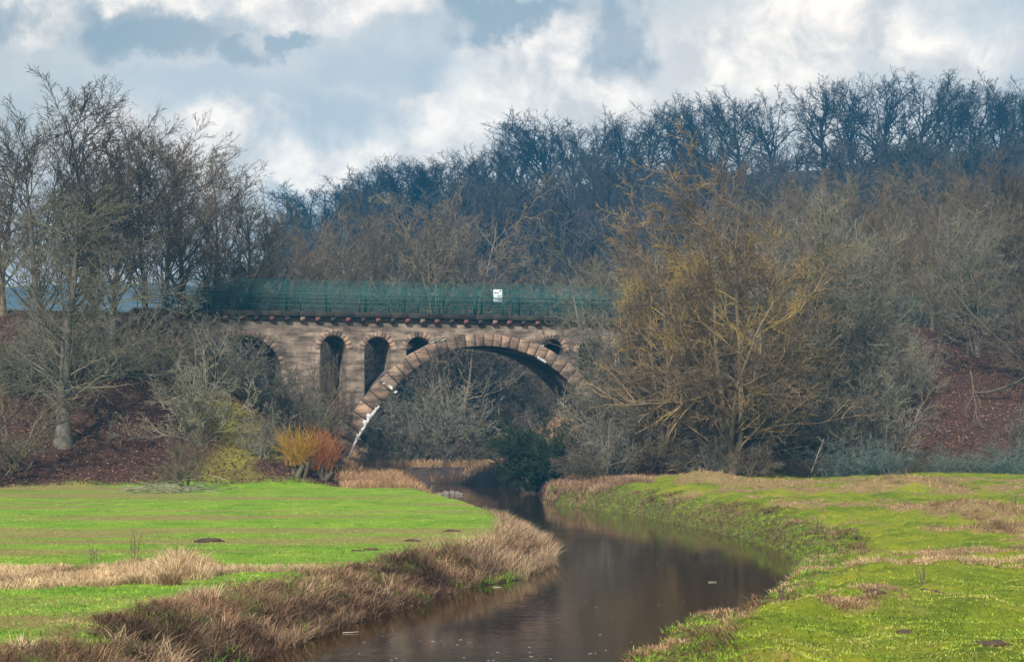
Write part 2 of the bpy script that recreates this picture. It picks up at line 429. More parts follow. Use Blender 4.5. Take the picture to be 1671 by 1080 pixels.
def spawn(rng, Pt, Rd, L, m, t0, t1, a0, a1, ratio, rr, rmin, endk=.55):
    n, k1, _ = Pt.shape; k = k1 - 1
    t = (np.arange(m)[None] + rng.rand(n, m)) / m * (t1 - t0) + t0
    t = np.clip(t, 0, .999); idx = (t * k).astype(int); fr = t * k - idx
    I = np.arange(n)[:, None]
    p = Pt[I, idx] * (1 - fr[..., None]) + Pt[I, idx + 1] * fr[..., None]
    pd = norm(Pt[I, idx + 1] - Pt[I, idx])
    r = Rd[I, idx] * (1 - fr) + Rd[I, idx + 1] * fr
    q = norm(np.cross(pd, norm(rng.randn(n, m, 3))))
    a = a0 + (a1 - a0) * rng.rand(n, m)
    d = pd * np.cos(a)[..., None] + q * np.sin(a)[..., None]
    l = L[:, None] * ratio * (1 - endk * t) * (.65 + .7 * rng.rand(n, m))
    r2 = np.maximum(r * rr, rmin)
    return p.reshape(-1, 3), d.reshape(-1, 3), l.reshape(-1), r2.reshape(-1)

TM = {}
def tree_meshes(key, kind, seed, mb, mt=None, twig=.014, dens=1.0, levels=4):
    """unit: metres; returns (trunk mesh, crown mesh, height)"""
    rng = R(seed); mt = mt or mb
    trunkP = []; crown = []
    if kind == 'alder':      # tall, leader with ascending limbs
        H = 20.; ns = 1
        S = np.zeros((1, 3)); S[:, 2] = -.6
        Pt, Rd = chains(rng, S, np.array([[.02, .02, 1.]]), np.array([H]), np.array([.30]), 14, .035, .03, .12)
        trunkP.append((Pt, Rd, 9)); L = np.array([H])
        a = spawn(rng, Pt, Rd, L, int(36 * dens), .13, .97, .4, .95, .5, .40, .03, .58)
        p1 = chains(rng, *a, 8, .10, .07, .2)
        lv = [(7, .15, .98, .35, .75, .5, .5), (6, .1, .98, .35, .8, .5, .6), (3, .1, .98, .35, .85, .6, .7)]
    elif kind == 'oak':      # short trunk, broad fan
        H = 19.
        S = np.zeros((1, 3)); S[:, 2] = -.8
        Pt, Rd = chains(rng, S, np.array([[0, 0, 1.]]), np.array([H * .62]), np.array([.42]), 9, .06, .03, .35)
        trunkP.append((Pt, Rd, 9)); L = np.array([H])
        a = spawn(rng, Pt, Rd, L, int(15 * dens), .26, .99, .45, 1.15, .6, .55, .06, .3)
        p1 = chains(rng, *a, 9, .14, .10, .2)
        lv = [(7, .2, .98, .4, .9, .48, .55), (6, .15, .98, .4, 1.0, .5, .6), (4, .1, .98, .4, 1.1, .55, .7)]
    elif kind == 'willow':   # several leaning stems, long arching limbs
        H = 20.; ns = 6
        S = rng.randn(ns, 3) * .45; S[:, 2] = -.5
        D = rng.randn(ns, 3) * .22; D[:, 2] = 1
        Pt, Rd = chains(rng, S, D, H * (.55 + .45 * rng.rand(ns)), .12 + .11 * rng.rand(ns), 13, .09, .04, .2)
        trunkP.append((Pt, Rd, 8)); L = np.full(ns, H * .8)
        a = spawn(rng, Pt, Rd, L, int(15 * dens), .1, .98, .45, 1.25, .40, .45, .03, .3)
        p1 = chains(rng, *a, 9, .17, .07, .2, .05)
        lv = [(7, .12, .98, .4, 1.1, .5, .55), (6, .1, .98, .4, 1.1, .5, .6), (4, .1, .98, .4, 1.1, .55, .7)]
    elif kind == 'low':      # spreading tree with drooping lichen branches
        H = 20.
        S = np.zeros((1, 3)); S[:, 2] = -.6
        Pt, Rd = chains(rng, S, np.array([[0, 0, 1.]]), np.array([H]), np.array([.50]), 14, .04, .03, .12)
        trunkP.append((Pt, Rd, 12)); L = np.array([H])
        a = spawn(rng, Pt, Rd, L, int(46 * dens), .15, .97, .6, 1.25, .46, .27, .04, .6)
        p1 = chains(rng, *a, 10, .15, .03, .2, .06)
        lv = [(8, .15, .98, .4, 1.1, .46, .5), (6, .1, .98, .4, 1.1, .5, .6), (4, .1, .98, .4, 1.1, .55, .7)]
    elif kind == 'shrub':    # many stems from the base
        H = 5.; ns = int(16 * dens)
        S = rng.randn(ns, 3) * .35; S[:, 2] = -.2
        D = rng.randn(ns, 3) * .62; D[:, 2] = .9
        Pt, Rd = chains(rng, S, D, H * (.6 + .5 * rng.rand(ns)), .03 + .04 * rng.rand(ns), 8, .12, .03, .25)
        trunkP.append((Pt[:3], Rd[:3] * 1.2, 6))
        p1 = (Pt, Rd); a = [None, None, H * (.6 + .4 * rng.rand(ns)), None]
        lv = [(8, .15, .98, .4, 1.1, .45, .55), (7, .1, .98, .4, 1.2, .5, .6), (4, .1, .98, .4, 1.2, .5, .7)]
    elif kind == 'bramble':  # arching tangle
        H = 3.; ns = int(34 * dens)
        S = rng.randn(ns, 3) * .8; S[:, 2] = -.1
        D = rng.randn(ns, 3) * .9; D[:, 2] = 1.1
        Pt, Rd = chains(rng, S, D, H * (.9 + .8 * rng.rand(ns)), .014 + .012 * rng.rand(ns), 10, .16, .0, .4, .28)
        trunkP.append((Pt[:2], Rd[:2] * 1.3, 5))
        p1 = (Pt, Rd); a = [None, None, H * (.9 + .5 * rng.rand(ns)), None]
        lv = [(8, .15, .98, .5, 1.4, .42, .7), (7, .1, .98, .5, 1.4, .45, .8)]
    crown.append((p1[0], p1[1], 5)); cur = p1; L = a[2]
    for li, (m, t0, t1, a0, a1, ratio, rr) in enumerate(lv[:levels - 1]):
        last = li == len(lv[:levels - 1]) - 1
        q = spawn(rng, cur[0], cur[1], L, m, t0, t1, a0, a1, ratio, rr, twig if li else twig * 1.6, .4)
        kk = [6, 4, 3][li]
        cur = chains(rng, *q, kk, [.10, .12, .13][li], .03 if kind != 'bramble' else -.02, .35)
        crown.append((cur[0], np.maximum(cur[1], twig * .6), 4 if li == 0 else 3)); L = q[2]
    def build(parts, nm, material):
        mbb = MB()
        for pt, rd, sd in parts:
            V, Q = tubes(pt, rd, sd); mbb.add(V, Q)
        return mbb.mesh(nm, material, True)
    # flare the trunk foot
    pt, rd, sd = trunkP[0]; rd = rd.copy(); rd[:, 0] *= 1.55; rd[:, 1] *= 1.12; trunkP[0] = (pt, rd, sd)
    zmax = max(float(c[0][..., 2].max()) for c in crown)
    TM[key] = (build(trunkP, 'trunk', mt), build(crown, 'crown', mb), zmax)

tree_meshes('alder_a', 'alder', 11, M['bark_dark'], M['bark_trunk'], .017)
tree_meshes('alder_b', 'alder', 12, M['bark_dark'], M['bark_dark'], .017)
tree_meshes('alder_c', 'alder', 17, M['bark_brown'], M['bark_brown'], .017)
tree_meshes('alder_pale', 'alder', 13, M['bark_pale'], M['bark_pale'], .02)
tree_meshes('low_a', 'low', 21, M['bark_lichen'], M['bark_trunk'], .018)
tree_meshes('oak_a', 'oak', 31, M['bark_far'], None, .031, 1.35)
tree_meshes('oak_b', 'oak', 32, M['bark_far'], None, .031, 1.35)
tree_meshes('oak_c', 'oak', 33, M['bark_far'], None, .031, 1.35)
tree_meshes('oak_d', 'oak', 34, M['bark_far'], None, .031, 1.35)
tree_meshes('willow_gold', 'willow', 41, M['bark_olive'], M['bark_brown'], .019, .85)
tree_meshes('willow_brown', 'willow', 42, M['bark_brown'], M['bark_brown'], .019)
tree_meshes('willow_pale', 'willow', 43, M['bark_pale'], M['bark_pale'], .02, .8)
tree_meshes('willow_grey', 'willow', 44, M['bark_lichen'], M['bark_trunk'], .019)
tree_meshes('willow_mix', 'willow', 47, M['bark_lichen'], M['bark_brown'], .019)
tree_meshes('shrub_a', 'shrub', 51, M['bark_grey'], M['bark_grey'], .016, .85)
tree_meshes('shrub_b', 'shrub', 52, M['bark_lichen'], M['bark_lichen'], .016, .85)
tree_meshes('shrub_c', 'shrub', 53, M['bark_brown'], M['bark_brown'], .016, .85)
tree_meshes('shrub_pale', 'shrub', 58, M['bark_pale'], M['bark_pale'], .022, 1.)
tree_meshes('shrub_d', 'shrub', 59, M['bark_lichen'], M['bark_grey'], .018, 1.5)
tree_meshes('shrub_dark', 'shrub', 54, M['evergreen'], M['bark_dark'], .022, 1.6)
tree_meshes('bramble', 'bramble', 61, M['bramble'], M['bramble'], .015)
tree_meshes('bramble_brown', 'bramble', 62, M['bark_dark'], M['bark_dark'], .015)

def tree(key, px, D, top, name, label, cat, group=None, rz=None, wide=1.0, base=None, sink=0.):
    x = (px - 835.5) / F * D
    z = hz(x, D) if base is None else base
    z -= sink
    ztop = CAMZ + (700 - top) / F * D
    k = max(.12, (ztop - z) / TM[key][2])
    rz = rz if rz is not None else random.random() * 6.28
    o = empty(name, (x, D, z), rz, label, cat, group)
    o.scale = (k * wide, k * wide, k)
    link('trunk', TM[key][0], o); link('crown', TM[key][1], o)
    return o
random.seed(5)

ORD = ['first', 'second', 'third', 'fourth', 'fifth', 'sixth', 'seventh', 'eighth', 'ninth', 'tenth', 'eleventh', 'twelfth', 'thirteenth', 'fourteenth', 'fifteenth',
       'sixteenth', 'seventeenth', 'eighteenth', 'nineteenth', 'twentieth', 'twenty-first', 'twenty-second', 'twenty-third', 'twenty-fourth', 'twenty-fifth', 'twenty-sixth',
       'twenty-seventh', 'twenty-eighth', 'twenty-ninth', 'thirtieth', 'thirty-first', 'thirty-second', 'thirty-third', 'thirty-fourth']

# ridge trees
tops = [(-80, 400), (330, 470), (460, 325), (500, 300), (565, 272), (620, 255), (690, 240), (770, 232), (850, 195), (940, 166), (1015, 165), (1110, 148), (1210, 132), (1345, 108), (1440, 102), (1590, 116), (1671, 120), (1800, 118)]
rp = [455, 482, 512, 540, 570, 598, 625, 655, 684, 715, 745, 775, 812, 850, 895, 938, 975, 1015, 1058, 1105, 1155, 1208, 1262, 1345, 1392, 1440, 1500, 1545, 1590, 1632, 1671, 1720]
for i, px in enumerate(rp):
    D = 366 + 34 * random.random(); jit = random.uniform(-6, 6) + (10 if i % 2 else 0)
    top = np.interp(px, [a for a, _ in tops], [b for _, b in tops]) + jit
    tree(['oak_a', 'oak_b', 'oak_c', 'oak_d'][(i * 7 + i // 3) % 4], px, D, top, 'bare_tree', 'bare dark tree against the sky, %s from the left along the hilltop' % ORD[i],
         'tree', 'bare trees along the hilltop', wide=random.uniform(1.15, 1.5) if px > 780 else random.uniform(1.2, 1.7))

# wooded slope: one mass
def wood(name, seed, n, region, mat_, hrange, kinds, label, dmin=0, thick=1.):
    rng = R(seed)
    protos = []
    for kd in kinds:
        tmp = {}
        key = '_w%d_%s' % (seed, kd)
        tree_meshes(key, kd.split('.')[0], seed + len(protos), mat_, mat_, .035 * thick, .7, 3)
        tr, cr, H = TM.pop(key)
        Vs, Qs, nn = [], [], 0
        for me in (tr, cr):
            V = np.zeros(len(me.vertices) * 3, dtype=np.float32); me.vertices.foreach_get('co', V); V = V.reshape(-1, 3)
            Q = np.zeros(len(me.loops), dtype=np.int32); me.loops.foreach_get('vertex_index', Q)
            Vs.append(V); Qs.append(Q.reshape(-1, 4) + nn); nn += len(V)
            bpy.data.meshes.remove(me)
        protos.append((np.concatenate(Vs), np.concatenate(Qs), H))
    mbb = MB(); px, D = region(rng, n)
    x = (px - 835.5) / F * D; z = height(x, D)
    for i in range(n):
        V, Q, H = protos[rng.randint(len(protos))]
        h = rng.uniform(*hrange) if not callable(hrange[0]) else hrange[0](rng, px[i], D[i])
        k = h / H; a = rng.rand() * 6.28; w = k * rng.uniform(.9, 1.4)
        W = V * np.array([w, w, k]); c, s_ = cos(a), sin(a)
        W = np.stack([W[:, 0] * c - W[:, 1] * s_ + x[i], W[:, 0] * s_ + W[:, 1] * c + D[i], W[:, 2] + z[i]], 1)
        mbb.add(W, Q)
    o = link(name, mbb.mesh(name, mat_, True))
    tag(o, label, kind='stuff')
    return o
def reg_slope(rng, n):
    px = rng.uniform(330, 1780, n); q = rng.rand(n)
    D = 205 + 150 * q
    D = np.where(px > 800, 205 + 138 * q, D)
    px = np.where((px < 470) & (D < 300), px + 150, px)
    return px, D
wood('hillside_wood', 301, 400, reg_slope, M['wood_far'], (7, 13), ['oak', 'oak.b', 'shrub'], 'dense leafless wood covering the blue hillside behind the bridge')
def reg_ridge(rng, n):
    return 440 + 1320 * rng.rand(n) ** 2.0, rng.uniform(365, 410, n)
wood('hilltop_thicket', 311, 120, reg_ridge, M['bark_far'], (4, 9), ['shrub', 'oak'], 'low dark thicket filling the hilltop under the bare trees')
def reg_under(rng, n):
    return rng.uniform(560, 790, n), rng.uniform(178, 205, n)
wood('valley_scrub', 321, 30, reg_under, M['wood_far'], (3.5, 7), ['shrub', 'shrub.b'], 'pale leafless scrub in the valley seen under the main arch')

def reg_bank(rng, n):
    return rng.uniform(600, 850, n), rng.uniform(163, 171, n)
wood('far_bank_scrub', 331, 34, reg_bank, M['bark_brown'], (1.6, 3.2), ['bramble', 'shrub'], 'low tangled scrub on the far river bank under the arch')
# ------------------------------------------------------------------ named trees
G = 'bare trees behind the bridge'
for key, px, D, top, wide, lab in [
    ('willow_pale', 650, 190, 305, .95, 'pale leafless tree rising behind the bridge fence, broad and many stemmed'),
    ('willow_pale', 728, 178, 280, .95, 'tallest pale leafless tree behind the fence left of the white sign'),
    ('alder_pale', 590, 185, 330, 1.2, 'slim pale leafless tree behind the fence, left of the broad pale one'),
    ('alder_c', 545, 178, 330, 1.2, 'brown leafless tree behind the fence above the second small arch'),
    ('alder_c', 480, 172, 345, 1.3, 'brown leafless tree behind the left end of the bridge fence'),
    ('willow_brown', 915, 192, 430, 1.0, 'low brown tree behind the fence right of the white sign'),
]:
    tree(key, px, D, top, 'bare_tree', lab, 'tree', G, wide=wide)
G = 'tall bare trees on the left embankment'
for key, px, D, top, wide, lab in [
    ('low_a', 103, 110.5, 300, 1.35, 'great spreading tree with stout grey trunk at the foot of the left slope'),
    ('alder_a', 60, 122, 140, 1.1, 'tall bare tree just left of the stout grey trunk, near the photo edge'),
    ('alder_b', 118, 126, 118, 1.1, 'tallest bare tree of the left group, rising above the stout trunk'),
    ('alder_a', 185, 124, 165, 1.15, 'tall bare tree, next to the right of the tallest in the left group'),
    ('alder_b', 236, 130, 200, 1.0, 'narrow bare tree standing in the middle of the left group'),
    ('alder_c', 300, 133, 185, 1.15, 'tall bare tree at the right of the left group, crown against white cloud'),
    ('alder_b', 345, 138, 245, 1.0, 'bare tree at the right edge of the left group'),
    ('alder_a', 413, 146, 272, 1.25, 'lone conical bare tree behind the left end of the bridge'),
    ('alder_c', 5, 128, 175, 1.2, 'bare tree cut off by the left edge of the photo'),
    ('alder_b', 270, 140, 215, .9, 'thin bare tree behind the tall one at the right of the left group'),
    ('alder_c', 150, 140, 190, 1.0, 'thin bare tree behind the left group, between the two tallest'),
]:
    tree(key, px, D, top, 'bare_tree', lab, 'tree', G, wide=wide * (1.2 if key != 'low_a' else 1))
G = 'trees on and before the right embankment'
for key, px, D, top, wide, lab in [
    ('willow_gold', 1195, 117, 212, 1.22, 'large golden olive willow at the meadow edge by the dry grass mound'),
    ('willow_gold', 1085, 122, 290, 1.0, 'smaller golden olive willow left of the large one, by the arch'),
    ('willow_mix', 1290, 124, 300, .95, 'olive willow leaning behind the right side of the large golden one'),
    ('willow_grey', 1030, 127, 360, .9, 'grey lichened tree hiding the right end of the bridge'),
    ('willow_grey', 1390, 128, 330, .9, 'dark crowned grey tree right of the golden willows'),
    ('alder_c', 1410, 140, 290, 1.1, 'brown bare tree with straight trunk on the right embankment top'),
    ('alder_c', 1522, 150, 275, 1.0, 'slender conical tree with single straight trunk behind the right fence'),
    ('willow_brown', 1460, 158, 320, 1.0, 'brown bushy tree between the straight trunks behind the right fence'),
    ('willow_grey', 1590, 146, 300, 1.0, 'grey spreading tree on the right embankment top'),
    ('alder_b', 1650, 150, 262, 1.1, 'dark bare tree at the right edge of the photo'),
    ('alder_c', 1335, 158, 265, 1.15, 'brown tree behind the embankment, right of the large golden willow'),
    ('willow_brown', 1700, 140, 300, 1.1, 'brown tree just beyond the right edge, branches reaching in'),
    ('willow_brown', 1240, 170, 290, 1.1, 'brown tree far behind the large golden willow'),
    ('alder_pale', 1575, 165, 290, 1.2, 'pale narrow tree behind the right embankment'),
    ('willow_brown', 1120, 175, 330, 1.1, 'brown tree behind the smaller golden willow'),
    ('alder_pale', 1490, 172, 262, 1.2, 'tall pale tree with forked top behind the slender conical tree'),
    ('alder_a', 1550, 168, 252, 1.15, 'tall dark tree behind the right fence near the top of the open leaf slope'),
    ('alder_c', 1615, 165, 240, 1.15, 'tall brown tree behind the dark one at the right edge'),
    ('alder_c', 1365, 176, 262, 1.3, 'straight brown tree rising behind the dark crowned grey tree'),
    ('alder_c', 1430, 182, 258, 1.3, 'straight brown tree far behind the embankment, left of the forked pale one'),
    ('willow_brown', 1290, 178, 268, 1.2, 'brown tree rising far behind the right side of the golden willow'),
    ('alder_c', 1600, 156, 280, 1.2, 'brown conical tree behind the fence above the open leaf slope'),
    ('willow_brown', 1180, 182, 262, 1.2, 'brown tree whose top shows over the crown of the golden willow'),
    ('willow_brown', 1010, 168, 395, 1.2, 'brown tree behind the grey lichened one at the right end of the bridge'),
    ('willow_grey', 960, 170, 405, .9, 'low grey tree behind the right part of the bridge fence'),
]:
    tree(key, px, D, top, 'bare_tree', lab, 'tree', G, wide=wide)

# ------------------------------------------------------------------ shrubs
G = 'leafless shrubs along the embankments'
SH = [
    ('shrub_a', 1158, 116, 690, 1.1, 'dark shrub right before the trunks of the large golden willow, left one'),
    ('shrub_c', 1222, 115.5, 700, 1.1, 'brown shrub right before the trunks of the large golden willow, right one'),
    ('shrub_a', 350, 122, 505, 1.2, 'grey shrub in front of the left end of the bridge'),
    ('shrub_a', 405, 124, 560, 1.1, 'dark tangled shrub covering the large left arch opening'),
    ('shrub_a', 455, 126, 575, 1.0, 'grey shrub between the large left opening and the first small arch'),
    ('shrub_c', 500, 128, 590, .9, 'brown shrub below the left pier of the bridge'),
    ('shrub_a', 516, 131, 615, .7, 'dark shrub at the foot of the narrow left arch opening'),
    ('shrub_c', 526, 134, 530, .32, 'thin twiggy shrub growing up the pier left of the third opening'),
    ('shrub_b', 325, 113, 520, .9, 'lichened shrub with long pale stems right of the leaf slope'),
    ('shrub_c', 305, 104, 660, .6, 'brown coppiced shrub low on the leaf slope'),
    ('shrub_b', 250, 122, 490, 1.2, 'grey shrub high on the left slope under the tall trees'),
    ('shrub_b', 190, 121, 490, 1.2, 'lichened shrub right of the stout grey trunk'),
    ('shrub_a', 140, 120, 495, 1.2, 'dark shrub behind the stout grey trunk'),
    ('shrub_b', 40, 117, 510, 1.3, 'pale lichened shrub left of the stout grey trunk'),
    ('shrub_c', 10, 106, 590, 1.0, 'dark shrub at the left edge of the leaf slope'),
    ('shrub_c', 70, 119, 480, 1.2, 'brown shrub high on the slope behind the left tree'),
    ('shrub_a', 430, 112, 650, .8, 'dark low shrub above the mossy part of the slope'),
    ('shrub_c', 285, 121, 540, 1.0, 'dark shrub in the hollow of the left slope'),
    ('shrub_b', 655, 168, 625, 1.15, 'big rounded grey shrub under the main arch, left one'),
    ('shrub_d', 725, 169, 612, 1.25, 'big rounded olive shrub under the middle of the main arch'),
    ('shrub_b', 780, 172, 690, .9, 'lower grey shrub under the arch near the river'),
    ('shrub_a', 618, 168, 650, .8, 'dark shrub behind the left foot of the main arch'),
    ('shrub_b', 695, 167, 640, .9, 'olive grey shrub in front of the rounded ones under the arch'),
    ('shrub_dark', 880, 134, 655, 1.15, 'dark green shrub at the river edge right of the arch opening'),
    ('shrub_dark', 925, 131, 680, 1.1, 'second dark green shrub, right beside the one at the river'),
    ('shrub_pale', 820, 186, 640, 1.2, 'pale shrub in the blue distance seen under the right half of the main arch'),
    ('shrub_pale', 858, 194, 612, 1.3, 'pale tall shrub in the distance under the arch, above the dark green ones'),
    ('shrub_pale', 893, 188, 640, 1.2, 'pale shrub in the distance beside the right foot of the arch'),
    ('shrub_c', 950, 128, 675, .7, 'brown shrub before the right foot of the main arch'),
    ('shrub_c', 1010, 130, 560, .9, 'brown shrub before the right spandrel openings'),
    ('shrub_b', 1040, 128, 540, 1.1, 'grey shrub covering the right end openings of the bridge'),
    ('shrub_a', 1000, 118, 650, 1.0, 'dark shrub at the meadow edge left of the golden willows'),
    ('shrub_c', 1060, 119, 640, 1.0, 'brown shrub under the smaller golden willow'),
    ('shrub_b', 1130, 126, 560, 1.1, 'grey shrub behind the stems of the large golden willow'),
    ('shrub_a', 1240, 122, 600, 1.1, 'dark shrub right behind the large golden willow'),
    ('shrub_c', 1300, 126, 560, 1.1, 'brown shrub on the lower right slope'),
    ('shrub_b', 1340, 122, 590, 1.1, 'lichened shrub low on the slope below the dark crowned tree'),
    ('shrub_a', 1400, 124, 600, 1.0, 'dark shrub below the dark crowned grey tree'),
    ('shrub_b', 1455, 130, 520, 1.0, 'pale twiggy shrub at the top of the right slope'),
    ('shrub_b', 1440, 122, 600, 1.0, 'grey shrub in the middle of the right slope'),
    ('shrub_c', 1385, 134, 500, 1.0, 'brown shrub under the straight trunk on the embankment top'),
    ('shrub_b', 1500, 136, 530, .8, 'small grey shrub at the left of the open leaf slope'),
    ('shrub_a', 1655, 124, 655, .9, 'dark shrub at the right edge above the brambles'),
    ('shrub_c', 1200, 134, 500, 1.1, 'brown shrub on the embankment behind the large golden willow'),
    ('shrub_c', 1290, 140, 490, 1.1, 'brown shrub beside the fence behind the golden willows'),
]
for key, px, D, top, wide, lab in SH:
    tree(key, px, D, top, 'leafless_shrub', lab, 'shrub', G, wide=wide)
G = 'bramble tangles at the meadow edge'
br = [(1232, 745), (1275, 725), (1318, 735), (1362, 700), (1405, 698), (1450, 700), (1492, 735), (1540, 715), (1585, 722), (1630, 705), (1672, 700), (960, 720), (1010, 730), (1075, 735), (1120, 725)]
for i, (px, top) in enumerate(br):
    right = px > 1200
    key = 'bramble' if px in (1362, 1405, 1450, 1540, 1630, 1672) else 'bramble_brown'
    n = i if right else i - 11
    lab = ('%s bramble tangle below the right slope, %s from the left' % ('blue green' if key == 'bramble' else 'dark', ORD[n])) if right else \
          ('dark bramble tangle under the golden willows, %s from the left' % ORD[n])
    tree(key, px, 117 + random.random() * 3, top, 'bramble_bush', lab, 'bramble', G, wide=1.25)
    
# ------------------------------------------------------------------ coppiced willows with coloured stems
def coppice(px, D, top, n, m, label, seed, spread):
    rng = R(seed); x = (px - 835.5) / F * D; z = hz(x, D)
    o = empty('coppiced_willow', (x, D, z), 0, label, 'shrub', 'coppiced willows by the arch')
    H = CAMZ + (700 - top) / F * D - z
    S = rng.randn(n, 3) * [.28, .28, .05]; S[:, 2] += .55
    Dn = rng.randn(n, 3) * [spread, spread, .1]; Dn[:, 2] = 1
    p = chains(rng, S, Dn, H * (.55 + .45 * rng.rand(n)), np.full(n, .017), 7, .11, .03, .35)
    q = spawn(rng, p[0], p[1], np.full(n, H), 4, .2, .9, .2, .55, .35, .8, .01)
    c = chains(rng, *q, 4, .08, .03, .5)
    mb = MB(); V, Q = tubes(p[0], p[1], 4); mb.add(V, Q); V, Q = tubes(c[0], c[1], 3); mb.add(V, Q)
    mb.obj('stems', m, o, True)
    st = MB(); k = 7
    S = rng.randn(k, 3) * [.22, .22, 0]; S[:, 2] = -.3; Dn = rng.randn(k, 3) * [.3, .3, 0]; Dn[:, 2] = 1
    a = chains(rng, S, Dn, np.full(k, 1.15), np.full(k, .17), 5, .12, 0, .8); V, Q = tubes(a[0], a[1], 8); st.add(V, Q)
    st.obj('stump', M['bark_dark'], o, True)
coppice(484, 110.5, 698, 85, M['yellow_stem'], 'bright yellow coppiced willow stems on a dark stump at the slope foot', 71, .42)
coppice(527, 111.5, 706, 110, M['orange_stem'], 'orange red coppiced willow stems beside the bright yellow ones', 72, .48)

# ------------------------------------------------------------------ bridge
SX = 22.3 * .951
TAB = np.array([(0, 0), (60, 9.5), (110, 35), (150, 73), (180, 112), (205, 152), (219, 181), (240, 232), (262, 290)], float)
CROWN = CAMZ + (700 - 564) / 22.3
def intr():
    xs = TAB[:, 0] / SX; zs = CROWN - TAB[:, 1] / 22.3
    # smooth (Catmull-Rom) through the measured points, mirrored at the crown
    X = np.concatenate([-xs[:0:-1], xs]); Z = np.concatenate([zs[:0:-1], zs]); out = []
    n = len(X)
    for i in range(n - 1):
        p = [np.array([X[min(max(j, 0), n - 1)], Z[min(max(j, 0), n - 1)]]) for j in (i - 1, i, i + 1, i + 2)]
        for t in np.linspace(0, 1, 9)[:-1]:
            out.append(.5 * ((2 * p[1]) + (-p[0] + p[2]) * t + (2 * p[0] - 5 * p[1] + 4 * p[2] - p[3]) * t * t + (-p[0] + 3 * p[1] - 3 * p[2] + p[3]) * t ** 3))
    out.append(np.array([X[-1], Z[-1]]))
    a = np.array(out)
    seg = np.r_[0, np.cumsum(np.hypot(*np.diff(a, axis=0).T))]
    L = seg[-1]; q = np.linspace(0, L, 121)
    return np.stack([np.interp(q, seg, a[:, 0]), np.interp(q, seg, a[:, 1])], 1), L
INT, ARCL = intr()
tan = norm(np.gradient(INT, axis=0)); nrm = np.stack([-tan[:, 1], tan[:, 0]], 1); nrm *= np.sign(nrm[:, 1:2] + 1e-9)
nrm = np.where((nrm[:, 1] < 0)[:, None], -nrm, nrm)
thick = .85 + 1.15 * np.abs(np.linspace(-1, 1, 121)) ** 1.6
EXT = INT + nrm * thick[:, None]
DECK = CAMZ + (700 - 514) / 22.3
W = 5.2
bridge = empty('stone_arch_bridge', (BO[0], BO[1], 0), TH, 'old reddish sandstone railway viaduct with one wide arch over the river', 'bridge')
OPEN = [(-242, 41, 551), (-173, 42, 552), (-108, 40, 551), (108, 40, 551), (173, 42, 552), (242, 41, 551), (-379, 116, 553), (379, 116, 553)]
def prism(outline, y0, y1, name, m=None):
    me = bpy.data.meshes.new(name); bm = bmesh.new()
    a = [bm.verts.new((x, y0, z)) for x, z in outline]; b = [bm.verts.new((x, y1, z)) for x, z in outline]
    n = len(a); bm.faces.new(a); bm.faces.new(b[::-1])
    for i in range(n): bm.faces.new((a[i], b[i], b[(i + 1) % n], a[(i + 1) % n]))
    bmesh.ops.recalc_face_normals(bm, faces=bm.faces); bm.to_mesh(me); bm.free()
    if m: me.materials.append(m)
    return me
def cut(me, cutters, name, m):
    o = bpy.data.objects.new(name, me); COL.objects.link(o); tmp = []
    for i, cm in enumerate(cutters):
        c = bpy.data.objects.new('cutter', cm); COL.objects.link(c); tmp.append(c)
        b = o.modifiers.new('b%d' % i, 'BOOLEAN'); b.operation = 'DIFFERENCE'; b.object = c; b.solver = 'EXACT'
    dg = bpy.context.evaluated_depsgraph_get(); res = bpy.data.meshes.new_from_object(o.evaluated_get(dg))
    bpy.data.objects.remove(o)
    for c in tmp: bpy.data.objects.remove(c)
    res.name = name
    if not res.materials: res.materials.append(m)
    return res
def open_shape(cx, w, top, z0, grow=0, n=20):
    """round-headed opening centred on s=cx (px), width w (px)"""
    r = w / SX / 2 + grow; zc = CAMZ + (700 - top) / 22.3 - w / SX / 2; x = cx / SX
    pts = [(x - r, z0), (x + r, z0)] + [(x + r * cos(a), zc + r * sin(a)) for a in np.linspace(0, pi, n)]
    return pts, x, zc, r
